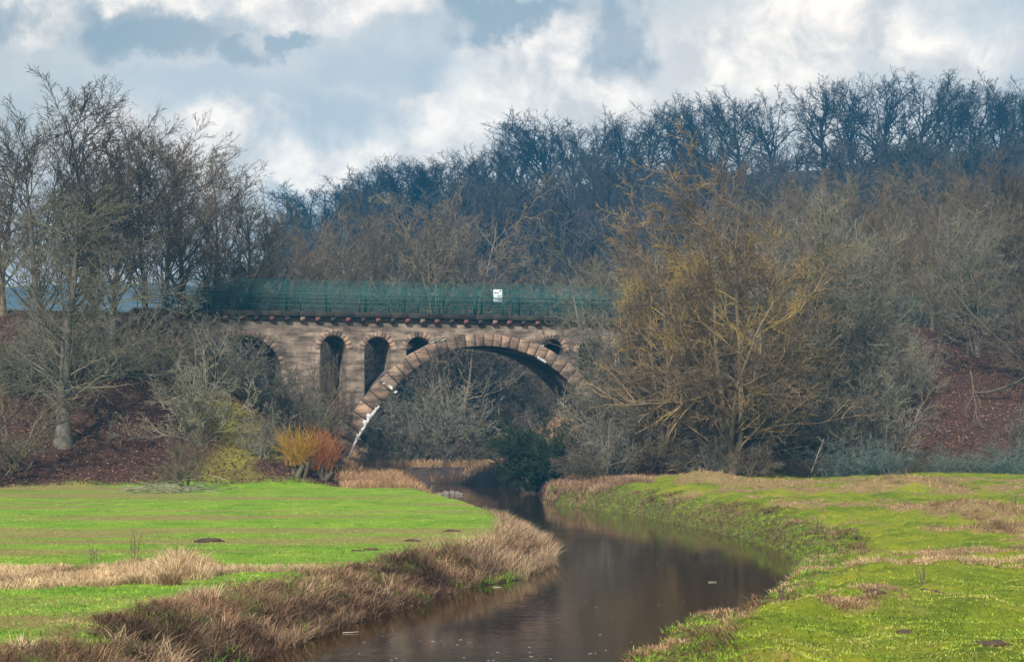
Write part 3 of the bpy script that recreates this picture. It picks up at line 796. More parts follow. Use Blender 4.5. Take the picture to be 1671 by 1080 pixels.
def build_bridge():
    wall = prism([(-25.5, -1), (25.5, -1), (25.5, DECK - .4), (-25.5, DECK - .4)], 0, W, 'spandrel_wall', M['spandrel'])
    cutters = []
    ring = [tuple(p) for p in EXT]
    cutters.append(prism(ring + [(EXT[-1][0], -3), (EXT[0][0], -3)], -1, W + 1, 'c'))
    for cx, w, top in OPEN:
        pts, x, zc, r = open_shape(cx, w, top, 1.2)
        # drop the bottom corners into the arch void only as far as needed
        cutters.append(prism(pts, -1.3, W + 1.3, 'c'))
    wm = cut(wall, cutters, 'spandrel_wall', M['spandrel'])
    link('spandrel_wall', wm, bridge)
    # barrel of the arch
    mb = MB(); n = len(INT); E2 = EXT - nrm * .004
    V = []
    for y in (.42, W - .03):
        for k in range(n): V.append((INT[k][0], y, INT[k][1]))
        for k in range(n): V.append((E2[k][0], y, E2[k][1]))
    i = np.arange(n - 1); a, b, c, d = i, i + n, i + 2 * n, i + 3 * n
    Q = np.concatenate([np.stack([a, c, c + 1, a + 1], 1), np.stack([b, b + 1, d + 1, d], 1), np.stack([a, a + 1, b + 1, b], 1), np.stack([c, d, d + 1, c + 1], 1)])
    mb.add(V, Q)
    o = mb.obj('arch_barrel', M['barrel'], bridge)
    # joint bed just behind the voussoirs, then the voussoirs standing proud of it
    seg = np.r_[0, np.cumsum(np.hypot(*np.diff(INT, axis=0).T))]; rng0 = R(33)
    wv_, q_ = [], 0.
    while q_ < ARCL:
        l_ = .66 + .5 * abs(2 * q_ / ARCL - 1) ** 1.3 + rng0.uniform(-.05, .05); wv_.append((q_, min(q_ + l_, ARCL - .001))); q_ += l_
    vs = MB(); bed = MB(); rng = R(3)
    fI = lambda q: np.array([np.interp(q, seg, INT[:, 0]), np.interp(q, seg, INT[:, 1])])
    fE = lambda q: np.array([np.interp(q, seg, EXT[:, 0]), np.interp(q, seg, EXT[:, 1])])
    g = .03
    for q0, q1 in wv_:
        if q1 - q0 < .15: continue
        a, b, c, d = fI(q0 + g), fI(q1 - g), fE(q1 - g), fE(q0 + g)
        pr = .05 + rng.rand() * .06; u = norm(c - b); u2 = norm(d - a); ex = rng.uniform(-.02, .07)
        c = c + u * ex; d = d + u2 * ex
        vs.hexa([tuple(a), tuple(b), tuple(c), tuple(d)], -pr, .36)
        a, b, c, d = fI(q0), fI(q1), fE(q1), fE(q0); e = .03
        bed.hexa([tuple(a + u2 * e), tuple(b + u * e), tuple(c - u * e), tuple(d - u2 * e)], -.012, .40)
    vs.obj('arch_ring', M['ring'], bridge, bevel=.03)
    bed.obj('arch_ring_mortar', M['joint'], bridge)
    # surrounds of the openings
    for cx, w, top in OPEN:
        pts, x, zc, r = open_shape(cx, w, top, 1)
        nn = 12 if w < 60 else 27; mb = MB(); jt = MB(); hh = .40
        for k in range(nn):
            a0 = pi * k / nn; a1 = pi * (k + 1) / nn; ga = .018 / r
            f = lambda a, rr: (x + rr * cos(a), zc + rr * sin(a))
            o2 = hh + rng.uniform(-.05, .05)
            # skip the stones that the big ring covers
            m_ = f((a0 + a1) / 2, r + .25); ez = np.interp(m_[0], EXT[:, 0], EXT[:, 1])
            if m_[1] < ez + .12 and abs(m_[0]) < 12: continue
            mb.hexa([f(a1 - ga, r + .001), f(a0 + ga, r + .001), f(a0 + ga * .7, r + o2), f(a1 - ga * .7, r + o2)], -.035 - rng.rand() * .02, .2)
            jt.hexa([f(a1, r + .02), f(a0, r + .02), f(a0, r + hh - .04), f(a1, r + hh - .04)], -.008, .15)
        mb.obj('opening_surround', M['surround'], bridge, bevel=.015); jt.obj('surround_mortar', M['joint'], bridge)
    # cornice, string band and corbels
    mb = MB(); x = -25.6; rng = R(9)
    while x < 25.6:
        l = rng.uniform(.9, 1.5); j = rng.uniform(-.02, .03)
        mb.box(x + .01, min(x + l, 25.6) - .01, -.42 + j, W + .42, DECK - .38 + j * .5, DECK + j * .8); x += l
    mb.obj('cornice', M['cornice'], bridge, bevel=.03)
    mb = MB(); mb.box(-25.5, 25.5, -.05, .3, DECK - .62, DECK - .402); mb.obj('corbel_course', M['spandrel'], bridge)
    proto = {}
    kinds = ['red', 'dark', 'red', 'dark', 'red', 'pink', 'red', 'dark', 'red', 'dark', 'pink', 'red', 'dark']
    for k in range(46):
        s = -24.7 + k * 1.1; kd = kinds[k % 13]
        if kd not in proto:
            b = MB()
            pr = [(-.36, -.02), (-.36, -.17), (-.18, -.33), (.1, -.36), (.1, -.02)]
            V = [(-.15, y, z) for y, z in pr] + [(.15, y, z) for y, z in pr]; n = 5
            b.add(V, [(i, (i + 1) % n, (i + 1) % n + n, i + n) for i in range(n)], [(0, 2, 1), (0, 3, 2), (0, 4, 3), (5, 6, 7), (5, 7, 8), (5, 8, 9)])
            proto[kd] = b.mesh('corbel', M['corbel_' + kd])
        c = link('corbel', proto[kd], bridge, (s, -.056, DECK - .385))
        c['label'] = {'red': 'red corbel', 'dark': 'soot blackened corbel', 'pink': 'pale pink corbel'}[kd]
    mb = MB(); mb.box(-25.4, 25.4, .5, W - .5, DECK - .3, DECK + .06); mb.obj('deck', M['ballast'], bridge)
    # lime crusts
    def crust(q0, q1, e0, e1, seed, name='lime_crust'):
        r = R(seed); b = MB(); m = 26; V = []
        for k in range(m + 1):
            q = q0 + (q1 - q0) * k / m; a = fI(q); c = norm(fE(q) - a)
            wi = (e0 + (e1 - e0) * k / m) * (.15 + .9 * r.rand() ** 2) + .05
            for p_, yy in ((a - c * .03, .3), (a - c * .05, -.14), (a + c * wi * .5, -.15), (a + c * wi, -.09)):
                V.append((p_[0], yy, p_[1]))
        Q = [(k * 4 + j, k * 4 + j + 1, k * 4 + j + 5, k * 4 + j + 4) for k in range(m) for j in range(3)]
        b.add(V, Q); b.obj(name, M['lime'], bridge, True)
    ql = lambda px: float(np.interp((px - 793) / SX, INT[:, 0], seg))
    crust(ql(573), ql(612), .10, .42, 1); crust(ql(612), ql(622), .4, .1, 2); crust(ql(876), ql(890), .2, .25, 5)
    b = MB(); r = R(4)     # blotches of lime on the ring face
    for cxp, czp, w_, h_ in [(638, 631, .6, .28), (630, 626, .35, .2), (647, 640, .4, .2), (706, 559, .7, .12), (724, 555, .6, .09), (590, 716, .3, .16), (884, 563, .4, .14)]:
        cx_, cz_ = (cxp - 793) / SX, CAMZ + (700 - czp) / 22.3; n = 14
        an = np.linspace(0, 2 * pi, n, endpoint=False); rr = .35 + .75 * r.rand(n)
        tl = -.75 if w_ > .5 and czp > 600 else .35
        X = an * 0; ox = np.cos(an) * rr * w_ / 2; oz = np.sin(an) * rr * h_ / 2
        rx = ox * cos(tl) - oz * sin(tl) + cx_; rz_ = ox * sin(tl) + oz * cos(tl) + cz_
        V = [(cx_, -.135, cz_)] + [(a_, -.12, c_) for a_, c_ in zip(rx, rz_)] + [(a_, -.03, c_) for a_, c_ in zip(rx, rz_)]
        b.add(V, [(1 + i, 1 + n + i, 1 + n + (i + 1) % n, 1 + (i + 1) % n) for i in range(n)], [(0, 1 + (i + 1) % n, 1 + i) for i in range(n)])
    b.obj('lime_blotches', M['lime'], bridge)
    # railings on both edges
    for y in (-.25, W + .25):
        mb = MB()
        for h, r_ in ((1.25, .028), (.97, .02), (.76, .02), (.42, .02)):
            mb.box(-25, 25, y - r_, y + r_, DECK + h - r_, DECK + h + r_)
        s = -24.6
        while s < 25: mb.box(s - .035, s + .035, y - .035, y + .035, DECK - .02, DECK + 1.28); s += 2.15
        mb.obj('railing', M['green_dark'], bridge)
    # water-stained pale patch on the right spandrel
    b = MB(); r = R(6)
    for k in range(8):
        cx_ = (262 + k * 4.3) / SX; h0 = CAMZ + (700 - 573) / 22.3; l = r.uniform(.35, .95); w_ = .19
        b.hexa([(cx_ - w_ / 2, h0 - l), (cx_ + w_ / 2 - .03, h0 - l * .9), (cx_ + w_ / 2, h0 + .02), (cx_ - w_ / 2 + .01, h0)], -.012 - r.rand() * .01, .05)
    b.obj('lime_streaks', M['lime'], bridge)
build_bridge()

# ------------------------------------------------------------------ mesh fences
def fence(s0, s1, t, label, name='mesh_fence', gap=None, posts=2.9, off=0.):
    x, y = bridge_xy(0, 0)
    o = empty(name, (x, y, 0), TH, label, 'fence', 'green mesh fences along the railway')
    z0 = DECK + .06; H = 2.25
    r = .003; mb = MB(); s = s0
    ss = np.arange(s0, s1, .06)
    V = []
    for a in ss: mb.box(a - r, a + r, t - r, t + r, z0 + .04, z0 + H)
    for h in np.arange(.06, H + .01, .2):
        for dy in (-.009, .009): mb.box(s0, s1, t + dy - .004, t + dy + .004, z0 + h - .004, z0 + h + .004)
    mb.obj('wire_mesh', M['green_metal'], o)
    s = s0 + off; pm = None
    while s < s1:
        if pm is None:
            b = MB(); b.box(-.045, .045, -.04, .04, -.25, H + .05); b.box(-.05, .05, -.045, .045, H + .05, H + .09)
            pm = b.mesh('fence_post', M['green_dark'])
        link('fence_post', pm, o, (s, t + .055, z0)); s += posts
    return o
fence(-24, 24.5, .1, 'near green wire mesh fence on the bridge, carrying the white sign', off=.5)
fence(-24, 24.5, W - .1, 'far green wire mesh fence on the other edge of the bridge', off=1.6)
fence(24.9, 62, 2.0, 'green wire mesh fence along the right embankment top', off=.3, posts=2.6)

def sign():
    s, z = (812.5 - 793) / SX, CAMZ + (700 - 482.5) / 22.3
    x, y = bridge_xy(s, 0.06)
    o = empty('notice_sign', (x, y, z), TH, 'small white notice sign with dark marks hung on the bridge fence', 'sign')
    b = MB(); b.box(-.33, .33, -.03, 0, -.46, .48); b.obj('panel', M['white'], o, bevel=.008)
    b = MB()
    def blob(cx, cz, w, h, n=12, seed=0):
        r = R(seed); an = np.linspace(0, 2 * pi, n, endpoint=False); k = .75 + .4 * r.rand(n)
        V = [(cx, -.036, cz)] + [(cx + cos(a) * w / 2 * q, -.036, cz + sin(a) * h / 2 * q) for a, q in zip(an, k)] + [(cx + cos(a) * w / 2 * q, -.029, cz + sin(a) * h / 2 * q) for a, q in zip(an, k)]
        b.add(V, [(1 + i, 1 + n + i, 1 + n + (i + 1) % n, 1 + (i + 1) % n) for i in range(n)], [(0, 1 + (i + 1) % n, 1 + i) for i in range(n)])
    blob(-.22, .24, .17, .14, seed=1); blob(-.09, .22, .12, .05, seed=2); blob(.0, .22, .13, .10, seed=3)
    blob(.17, .37, .15, .10, seed=4); blob(.02, .0, .16, .09, seed=5); blob(.15, .01, .10, .06, seed=7); blob(.24, .03, .06, .05, seed=8)
    b.obj('printed_marks', M['black'], o)
    b = MB(); r = R(2); cx = -.27
    while cx < .24:
        w_ = r.uniform(.03, .1); b.box(cx, cx + w_, -.035, -.029, -.30 - r.rand() * .02, -.24 + r.rand() * .02); cx += w_ + .02
    b.box(-.33, .33, -.033, -.029, -.215, -.2)
    b.obj('printed_text', M['black'], o)
sign()

# ------------------------------------------------------------------ grasses and leaves
def blades(name, C, nb, hh, spread, lean, width, cols, seed, label, kind='stuff', curl=.6, bias=None, hvar=.5):
    """C (n,3) tuft centres; nb blades each; cols: list of (rgb) to mix"""
    rng = R(seed); n = len(C); m = n * nb
    c = np.repeat(C, nb, 0); hs = np.repeat(hh if isinstance(hh, np.ndarray) else np.full(n, hh), nb) * (1 - hvar + hvar * 1.4 * rng.rand(m))
    az = rng.rand(m) * 2 * pi; off = np.stack([np.cos(az), np.sin(az)], 1) * (spread * np.sqrt(rng.rand(m)))[:, None]
    base = c.copy(); base[:, :2] += off; base[:, 2] -= .03
    dirn = norm(off + rng.randn(m, 2) * spread * .8 + (np.repeat(bias, nb, 0) if bias is not None else 0) * spread)
    ln = lean * (.3 + 1.1 * rng.rand(m))
    wv = np.stack([-dirn[:, 1], dirn[:, 0]], 1) + rng.randn(m, 2) * .6; wv = norm(wv)
    V = np.zeros((m, 7, 3)); w0 = width * (.6 + .8 * rng.rand(m))
    for j, t in enumerate((0, .4, .75)):
        horiz = ln * (t ** 1.6) * hs; up = hs * (t - curl * ln * t * t * .55)
        p = base.copy(); p[:, :2] += dirn * horiz[:, None]; p[:, 2] += up
        ww = w0 * (1 - .45 * t)
        V[:, 2 * j] = p; V[:, 2 * j + 1] = p; V[:, 2 * j, :2] -= wv * ww[:, None] / 2; V[:, 2 * j + 1, :2] += wv * ww[:, None] / 2
    p = base.copy(); p[:, :2] += dirn * (ln * hs * 1.08)[:, None]; p[:, 2] += hs * (1 - curl * ln * .6); V[:, 6] = p
    k = np.arange(m)[:, None] * 7
    Q = np.concatenate([k + [0, 1, 3, 2], k + [2, 3, 5, 4]]); T = k + [4, 5, 6]
    cols = np.array(cols); q = (np.clip((fnoise(C[:, 0] * .9 + seed * 17, C[:, 1] * .6, 3) - .28) / .44, 0, 1) * .75 + .25 * rng.rand(n)) * (len(cols) - 1); q = np.clip(np.repeat(q, nb) + rng.randn(m) * .35, 0, len(cols) - 1.001)
    i = q.astype(int); f = (q - i)[:, None]; cc = cols[i] * (1 - f) + cols[np.minimum(i + 1, len(cols) - 1)] * f
    cc = cc * (.7 + .6 * rng.rand(m))[:, None] * np.repeat(.5 + 1.0 * fnoise(C[:, 0] * 2.2 + seed, C[:, 1] * 1.4, 2), nb)[:, None]
    o = link(name, np_mesh(name, V.reshape(-1, 3), [Q, T], M['blades'], False, None, np.repeat(cc, 7, 0)))
    tag(o, label, kind=kind); return o

def scatter(rng, n, f, box):
    x = rng.uniform(box[0], box[1], n); y = rng.uniform(box[2], box[3], n)
    k = f(x, y) > rng.rand(n); x, y = x[k], y[k]
    return np.stack([x, y, height(x, y)], 1)
def in_view(x, y, pad=60):
    px = x / np.maximum(y, 1) * F + 835.5; return (px > -pad) & (px < 1671 + pad)
def view_scatter(rng, n, y0, y1, f, power=1.6):
    """denser towards the viewer, so the far ground needs fewer tufts"""
    q = rng.rand(n); y = (y0 ** (1 - power) + q * (y1 ** (1 - power) - y0 ** (1 - power))) ** (1 / (1 - power))
    x = (rng.uniform(-80, 1751, n) - 835.5) / F * y
    k = f(x, y) > rng.rand(n); x, y = x[k], y[k]
    return np.stack([x, y, height(x, y)], 1)
def side_of(x, y): return x > np.interp(y, [-45, 37, 60, 80, 117, 160], [-2, -1, 4.5, 5, -1, -3])

DRY = [(.10, .055, .03), (.22, .13, .075), (.36, .23, .13), (.50, .36, .20), (.30, .17, .10)]
BROWN = [(.045, .026, .017), (.11, .062, .038), (.20, .12, .07), (.30, .185, .11), (.40, .265, .16)]
STRAW = [(.30, .20, .11), (.50, .36, .20), (.62, .47, .28), (.42, .27, .15)]
GREEN = [(.08, .18, .02), (.18, .35, .035), (.29, .43, .055), (.43, .44, .11)]
MOSS = [(.08, .125, .012), (.19, .29, .025), (.32, .39, .04), (.38, .32, .11)]

# left bank tussocks: the long brown fringe along the water
rng = R(101)
def lb(x, y):
    d, left = river(x, y)
    wd = np.interp(y, [28, 36, 50, 60, 70, 85, 110], [2.9, 2.6, 2.1, 2.0, 1.8, 1.2, 1.0])
    e = wd + 1.1 * (fnoise(x * .7, y * .7, 3) - .5)
    return (~side_of(x, y)) * (d > .1) * (d < e)
C = scatter(rng, 23000, lb, (-14, 4, 27, 118))
d, _ = river(C[:, 0], C[:, 1])
hh = .2 + .38 * fnoise(C[:, 0] * .8, C[:, 1] * .8, 2) - .25 * sstep(1.5, 3.2, d) + .2 * (C[:, 1] > 54) * (C[:, 1] < 72)
hh = np.clip(hh, .2, 1.2)
near_tip = (C[:, 1] > 56) & (C[:, 1] < 90) & (R(3).rand(len(C)) < .75)
cut_ = (fnoise(C[:, 0] * .9 + 40, C[:, 1] * .9, 2) > .72) | near_tip
bias = np.zeros((len(C), 2)); bias[:, 0] = .15 + 1.6 * (fnoise(C[:, 0] * .5, C[:, 1] * .5, 2) - .5); bias[:, 1] = 2 * (fnoise(C[:, 0] * .5 + 30, C[:, 1] * .5, 2) - .5)
blades('bank_dry_grass', C[~cut_], 30, hh[~cut_], .20, 1.25, .012, BROWN, 1, 'long brown withered grass along the left river bank', bias=bias[~cut_])
blades('bank_straw_grass', C[cut_], 30, hh[cut_] * 1.1, .17, .9, .013, [(.24, .155, .09), (.40, .28, .17), (.52, .39, .24), (.30, .18, .11)], 2, 'pale straw grass on the left bank where the river bends', bias=bias[cut_])
# green shoots at the left waterline
C = scatter(R(102), 5000, lambda x, y: (~side_of(x, y)) * (river(x, y)[0] > .02) * (river(x, y)[0] < .55) * (fnoise(x * .5 + 3, y * .5, 2) > .56), (-14, 4, 27, 80))
blades('waterline_shoots', C, 14, .32, .14, .7, .014, [(.06, .17, .015), (.16, .34, .02), (.26, .42, .04)], 3, 'fresh green shoots at the left waterline')
# dry patch on the left meadow
DPX = lambda px, py, z=1.0: ((px - 835.5) / F * ((CAMZ - z) * F / (py - 700)), (CAMZ - z) * F / (py - 700))
def patch(x, y):
    px = x / y * F + 835.5; py = 700 + (CAMZ - 1.0) * F / y
    c = np.interp(px, [-60, 0, 200, 380], [945, 940, 937, 925]); w = np.interp(px, [-60, 100, 250, 330, 395], [17, 15, 17, 14, 2])
    return (np.abs(py - c) < w * (.6 + .8 * fnoise(x * .9, y * .9, 2))).astype(float)
C = view_scatter(R(103), 26000, 38, 56, patch, 1.2)
px = C[:, 0] / C[:, 1] * F + 835.5
hh = .14 + .16 * fnoise(C[:, 0] * 1.2, C[:, 1] * 1.2, 2) + .42 * np.exp(-((px - 292) / 42) ** 2) * (.15 + 1.1 * R(5).rand(len(C)) ** 1.6) * (.4 + 1.2 * fnoise(C[:, 0] * 3, C[:, 1] * 3, 2))+ .12 * np.exp(-((px - 220) / 12) ** 2)
blades('meadow_dry_grass', C, 18, hh, .13, .8, .012, STRAW + [DRY[1]], 4, 'patch of pale withered tall grass on the left meadow')
# left meadow green
def lmead(x, y):
    d, _ = river(x, y); t = (x - BO[0]) * N[0] + (y - BO[1]) * N[1]; ht = 12.55 - np.maximum(np.abs(t - 2.6) - 3.2, 0) * .44
    return (~side_of(x, y)) * (d > 1.9) * (ht < 1.5) * (1 - .9 * patch(x, y)) * (.35 + 1.0 * fnoise(x * .35, y * .35, 3)) * in_view(x, y, 90)
C = view_scatter(R(104), 75000, 26, 112, lmead, 1.7)
bd = sstep(.44, .72, fnoise(C[:, 0] * .09 + 3, C[:, 1] * .45, 5) + .12 * sstep(-3, -22, C[:, 0]) - .02) > R(8).rand(len(C)) * 1.3
blades('meadow_grass', C[~bd], 7, .085, .13, .8, .013, GREEN, 5, 'short fresh green grass of the left meadow')
blades('meadow_stubble', C[bd], 7, .07, .13, .9, .013, [(.30, .36, .05), (.44, .38, .11), (.44, .29, .14), (.22, .13, .06)], 6, 'yellowed stubble streaks in the left meadow')
# right meadow
def rmead(x, y):
    d, _ = river(x, y)
    return side_of(x, y) * (d > .35) * (.3 + 1.1 * fnoise(x * .5, y * .5, 3)) * in_view(x, y, 90)
C = view_scatter(R(105), 80000, 22, 118, rmead, 1.75)
mo = np.zeros(len(C))
for c, rr, h_ in MOUNDS: mo = np.maximum(mo, np.exp(-(((C[:, 0] - c[0]) / rr) ** 2 + ((C[:, 1] - c[1]) / (rr * 1.3)) ** 2) * 1.3))
dr = sstep(.55, .68, fnoise(C[:, 0] * .42, C[:, 1] * .3, 4) + .45 * mo + .10 * sstep(12, 22, C[:, 0]) * sstep(70, 40, C[:, 1])) > .35 + .5 * R(9).rand(len(C))
blades('pasture_grass', C[~dr], 7, .075, .12, .9, .014, MOSS, 7, 'short mossy yellow green grass of the right pasture')
blades('pasture_dry_grass', C[dr], 13, .15 + .16 * mo[dr], .15, .9, .013, DRY, 8, 'brown withered grass mats and mounds in the right pasture')
# right bank brown overhang
def rb(x, y):
    d, _ = river(x, y)
    return side_of(x, y) * (d > .25) * (d < 2.2) * (fnoise(x * .55 + 20, y * .55, 3) > .53)
C = scatter(R(106), 16000, rb, (0, 13, 30, 120))
blades('bank_brown_grass', C, 14, .20, .16, 1.0, .013, BROWN, 9, 'brown withered grass hanging over the right river bank', bias=np.tile([-.8, -.3], (len(C), 1)))
C = scatter(R(107), 22000, lambda x, y: side_of(x, y) * (river(x, y)[0] > .05) * (river(x, y)[0] < 1.8) * (fnoise(x * .55 + 20, y * .55, 3) < .56), (0, 13, 30, 120))
blades('bank_green_grass', C, 9, .14, .14, .9, .014, [(.08, .18, .015), (.18, .33, .02), (.30, .40, .03)], 10, 'green grass tufts on the right river bank')
# reeds & dry grass near the arch
def arch_dry(x, y):
    px = x / y * F + 835.5; d, _ = river(x, y)
    return (d > .15) * (px > 560) * (px < 830) * (y > 107) * (y < 150) * (x < -1) * (.35 + fnoise(x * .5, y * .5, 2))
C = scatter(R(108), 6500, arch_dry, (-16, -1, 106, 150))
blades('arch_foot_dry_grass', C, 18, .55, .22, .6, .02, [(.20, .11, .06), (.36, .21, .11), (.48, .31, .17), (.26, .15, .09)], 11, 'tall dry reddish grass on the bank by the left arch foot')
C = scatter(R(109), 3000, lambda x, y: (river(x, y)[0] > .1) * (river(x, y)[0] < 4) * side_of(x, y) * 1.0, (1, 12, 108, 122))
blades('far_bank_dry_grass', C, 14, .4, .2, .6, .02, [(.18, .11, .07), (.32, .2, .12), (.40, .27, .17)], 12, 'dry grass fringe on the far tip of the right bank')

C = scatter(R(110), 5000, lambda x, y: (river(x, y)[0] > .1) * (y > 150) * 1.0, (-26, 6, 150, 176))
blades('far_bank_grass', C, 12, .8, .3, .7, .03, DRY, 13, 'withered grass on the river bank beyond the arch')

# fallen leaves
def leafy():
    rng = R(120); n = 260000
    y = rng.uniform(96, 146, n); x = (rng.uniform(-60, 1740, n) - 835.5) / F * y
    t = (x - BO[0]) * N[0] + (y - BO[1]) * N[1]; s = (x - BO[0]) * U[0] + (y - BO[1]) * U[1]
    ht = 12.55 - np.maximum(np.abs(t - 2.6) - 3.2, 0) * .44
    d, _ = river(x, y)
    k = (ht > 1.25) & (t < -.8) & (d > 1.2) & ((s < -9) | (s > 12)) & (rng.rand(n) < .35 + .9 * fnoise(x * .4, y * .4, 3))
    x, y = x[k], y[k]; m = len(x); z = height(x, y) + .03 + .05 * rng.rand(m)
    a = norm(rng.randn(m, 3) * [1, 1, .45]); b = norm(np.cross(a, norm(rng.randn(m, 3) * [.5, .5, 1] + [0, -.3, .6])))
    sz = (.03 + .06 * rng.rand(m))[:, None]; c = np.stack([x, y, z], 1)
    V = np.stack([c - a * sz, c - b * sz * .6, c + a * sz, c + b * sz * .6], 1)
    V[:, 0, 2] += .02; V[:, 2, 2] += .02
    cols = np.array([(.09, .038, .025), (.15, .065, .04), (.22, .10, .062), (.32, .17, .11), (.05, .028, .022)])
    cc = cols[rng.randint(0, 5, m)] * (.7 + .5 * rng.rand(m))[:, None]
    i = np.arange(m)[:, None] * 4 + np.array([0, 1, 2, 3])
    tag(link('fallen_leaves', np_mesh('fallen_leaves', V.reshape(-1, 3), [i], M['leaves'], False, None, np.repeat(cc, 4, 0))),
        'red brown fallen leaves covering the embankment slopes', kind='stuff')
leafy()

# ------------------------------------------------------------------ small things
def lump(name, loc, sx, sy, sz, m, label, cat, group=None, seed=0, rough=.35):
    bm = bmesh.new(); bmesh.ops.create_icosphere(bm, subdivisions=3, radius=1)
    r = R(seed); ph = r.rand(6) * 6
    for v in bm.verts:
        c = v.co; k = 1 + rough * (.5 * sin(3 * c.x + ph[0]) * cos(2.6 * c.y + ph[1]) + .35 * sin(7 * c.y + ph[2]) * cos(6 * c.x + ph[3]) + .2 * sin(13 * c.x + ph[4]) * sin(12 * c.z + 9 * c.y + ph[5]))
        v.co = (c.x * sx * k, c.y * sy * k, c.z * sz * k)
    me = bpy.data.meshes.new(name); bm.to_mesh(me); bm.free(); me.materials.append(m)
    me.polygons.foreach_set('use_smooth', [True] * len(me.polygons))
    return tag(link(name, me, None, loc), label, cat, group)
G = 'molehills in the meadows'
def on_ground(px, py, guess=1.1):
    z = guess
    for _ in range(8):
        D = (CAMZ - z) * F / (py - 700); x = (px - 835.5) / F * D; z = .5 * z + .5 * hz(x, D)
    return x, D, hz(x, D)
moles = [(340, 884, .45, 'brown molehill beside the withered grass patch on the left meadow'), (738, 867, .28, 'small molehill on the left meadow nearest the bend'),
         (673, 883, .28, 'small dark molehill left of the one nearest the bend'), (605, 897, .24, 'right of two small flat molehills on the left meadow'), (583, 899, .2, 'left of two small flat molehills on the left meadow'),
         (1425, 967, .24, 'dark molehill in the middle of the right pasture'), (1515, 968, .3, 'molehill right of the middle one in the right pasture'), (1478, 1030, .18, 'small molehill low in the right pasture'),
         (1610, 1052, .3, 'wide bare earth molehill in the lower right corner')]
for i, (px, py, w, lab) in enumerate(moles):
    x, y, z = on_ground(px, py); lump('molehill', (x, y, z - .01), w, w * .8, w * .3, M['earth'], lab, 'molehill', G, i, .5)
x, y, z = on_ground(1578, 828); lump('dark_stone', (x, y, z + .03), .14, .12, .12, plain('dark_stone', (.02, .03, .035), .6), 'small blackish blue stone lying on the right pasture', 'stone', None, 31)
for i, (px, py, w) in enumerate([(738, 790, .28), (747, 792, .22), (729, 785, .3), (754, 794, .18), (720, 781, .25)]):
    x = (px - 835.5) / F * 133; lump('river_stone', (x, 133 - i * .8, .03), w, w * .7, w * .75, M['stone_pale'], 'pale boulder standing in the water below the arch, %s from the front' % ORD[i], 'stone', 'pale boulders by the water', 40 + i)
# floating flecks on the water
G = 'pale twigs and foam floating on the river'
fl = [(572, 1033, .35, 'floating pale twig near the left bank at the photo bottom'), (820, 958, .55, 'longest pale twig floating below the straw grass of the left bank'), (872, 922, .35, 'pale stick at the waterline of the river bend'),
      (1163, 950, .25, 'small white fleck floating alone in the middle of the river'), (1310, 927, .4, 'pale stick floating at the right bank')]
for i, (px, py, l, lab) in enumerate(fl):
    D = CAMZ * F / (py - 700); x = (px - 835.5) / F * D; r = R(i)
    p, rd = chains(r, np.array([[-l / 2, 0, .015]]), np.array([[1., .15, 0]]), np.array([l]), np.array([.016]), 6, .05, 0, .6)
    V, Q = tubes(p, rd, 6); b = MB(); b.add(V, Q); o = b.obj('floating_stick', M['dead_wood'], None, True); o.location = (x, D, 0); tag(o, lab, 'stick', G)
# foam flecks: uncountable
r = R(77); b = MB()
for _ in range(45):
    near = r.rand() < .75
    py = r.uniform(1035, 1078) if near else r.uniform(860, 1050); px = r.uniform(560, 1080) if near else r.uniform(900, 1280)
    D = CAMZ * F / (py - 700); x = (px - 835.5) / F * D; w = r.uniform(.012, .045) * (1 if near else .7)
    if river(np.array([x]), np.array([D]))[0][0] > -.4: continue
    n = 7; an = np.linspace(0, 2 * pi, n, endpoint=False); q = .6 + .6 * r.rand(n)
    V = [(x, D, .009)] + [(x + cos(a) * w * k, D + sin(a) * w * .45 * k, .004) for a, k in zip(an, q)]
    b.add(V, None, [(0, 1 + i, 1 + (i + 1) % n) for i in range(n)])
o = b.obj('foam_flecks', plain('river_foam', (.55, .53, .5), .6)); tag(o, 'small white foam flecks drifting on the dark water', kind='stuff')

def branch_thing(name, px, py, D, length, rad, dirn, label, m, sub=6, seed=0, trop=0, base=None, cat='branch', group=None):
    r = R(seed); x = (px - 835.5) / F * D; z = base if base is not None else CAMZ + (700 - py) / F * D
    o = empty(name, (x, D, z), 0, label, cat, group)
    p = chains(r, np.zeros((1, 3)), np.array([dirn], float), np.array([length]), np.array([rad]), 10, .10, trop, .3)
    b = MB(); V, Q = tubes(p[0], p[1], 7); b.add(V, Q); b.obj('limb', m, o, True)
    q = spawn(r, p[0], p[1], np.array([length]), sub, .25, .95, .35, .9, .45, .6, .02); c = chains(r, *q, 6, .12, trop, .35)
    q2 = spawn(r, c[0], c[1], q[2], 4, .2, .95, .4, .9, .5, .6, .012); c2 = chains(r, *q2, 4, .15, trop, .4)
    b = MB(); V, Q = tubes(c[0], c[1], 5); b.add(V, Q); V, Q = tubes(c2[0], c2[1], 3); b.add(V, Q); b.obj('twigs', m, o, True)
    return o
branch_thing('broken_branch', 1583, 605, 131, 3.9, .05, (.12, -.1, -1), 'pale forked broken branch, tips down, propped on the right leaf slope', M['bark_pale'], 9, 3, -.04)
branch_thing('fallen_branch', 1552, 703, 130, 2.6, .07, (-1, 0, -.05), 'pale fallen branch lying level at the foot of the right slope', M['bark_pale'], 4, 4)
branch_thing('broken_branch', 106, 628, 110.3, 4.0, .06, (1, -.2, -.3), 'pale barkless dead bough reaching right from the stout grey trunk', M['bark_pale'], 5, 6)
branch_thing('fallen_log', 1590, 640, 137, 4.5, .13, (1, .1, .05), 'dark fallen log across the right leaf slope', M['bark_dark'], 6, 8)
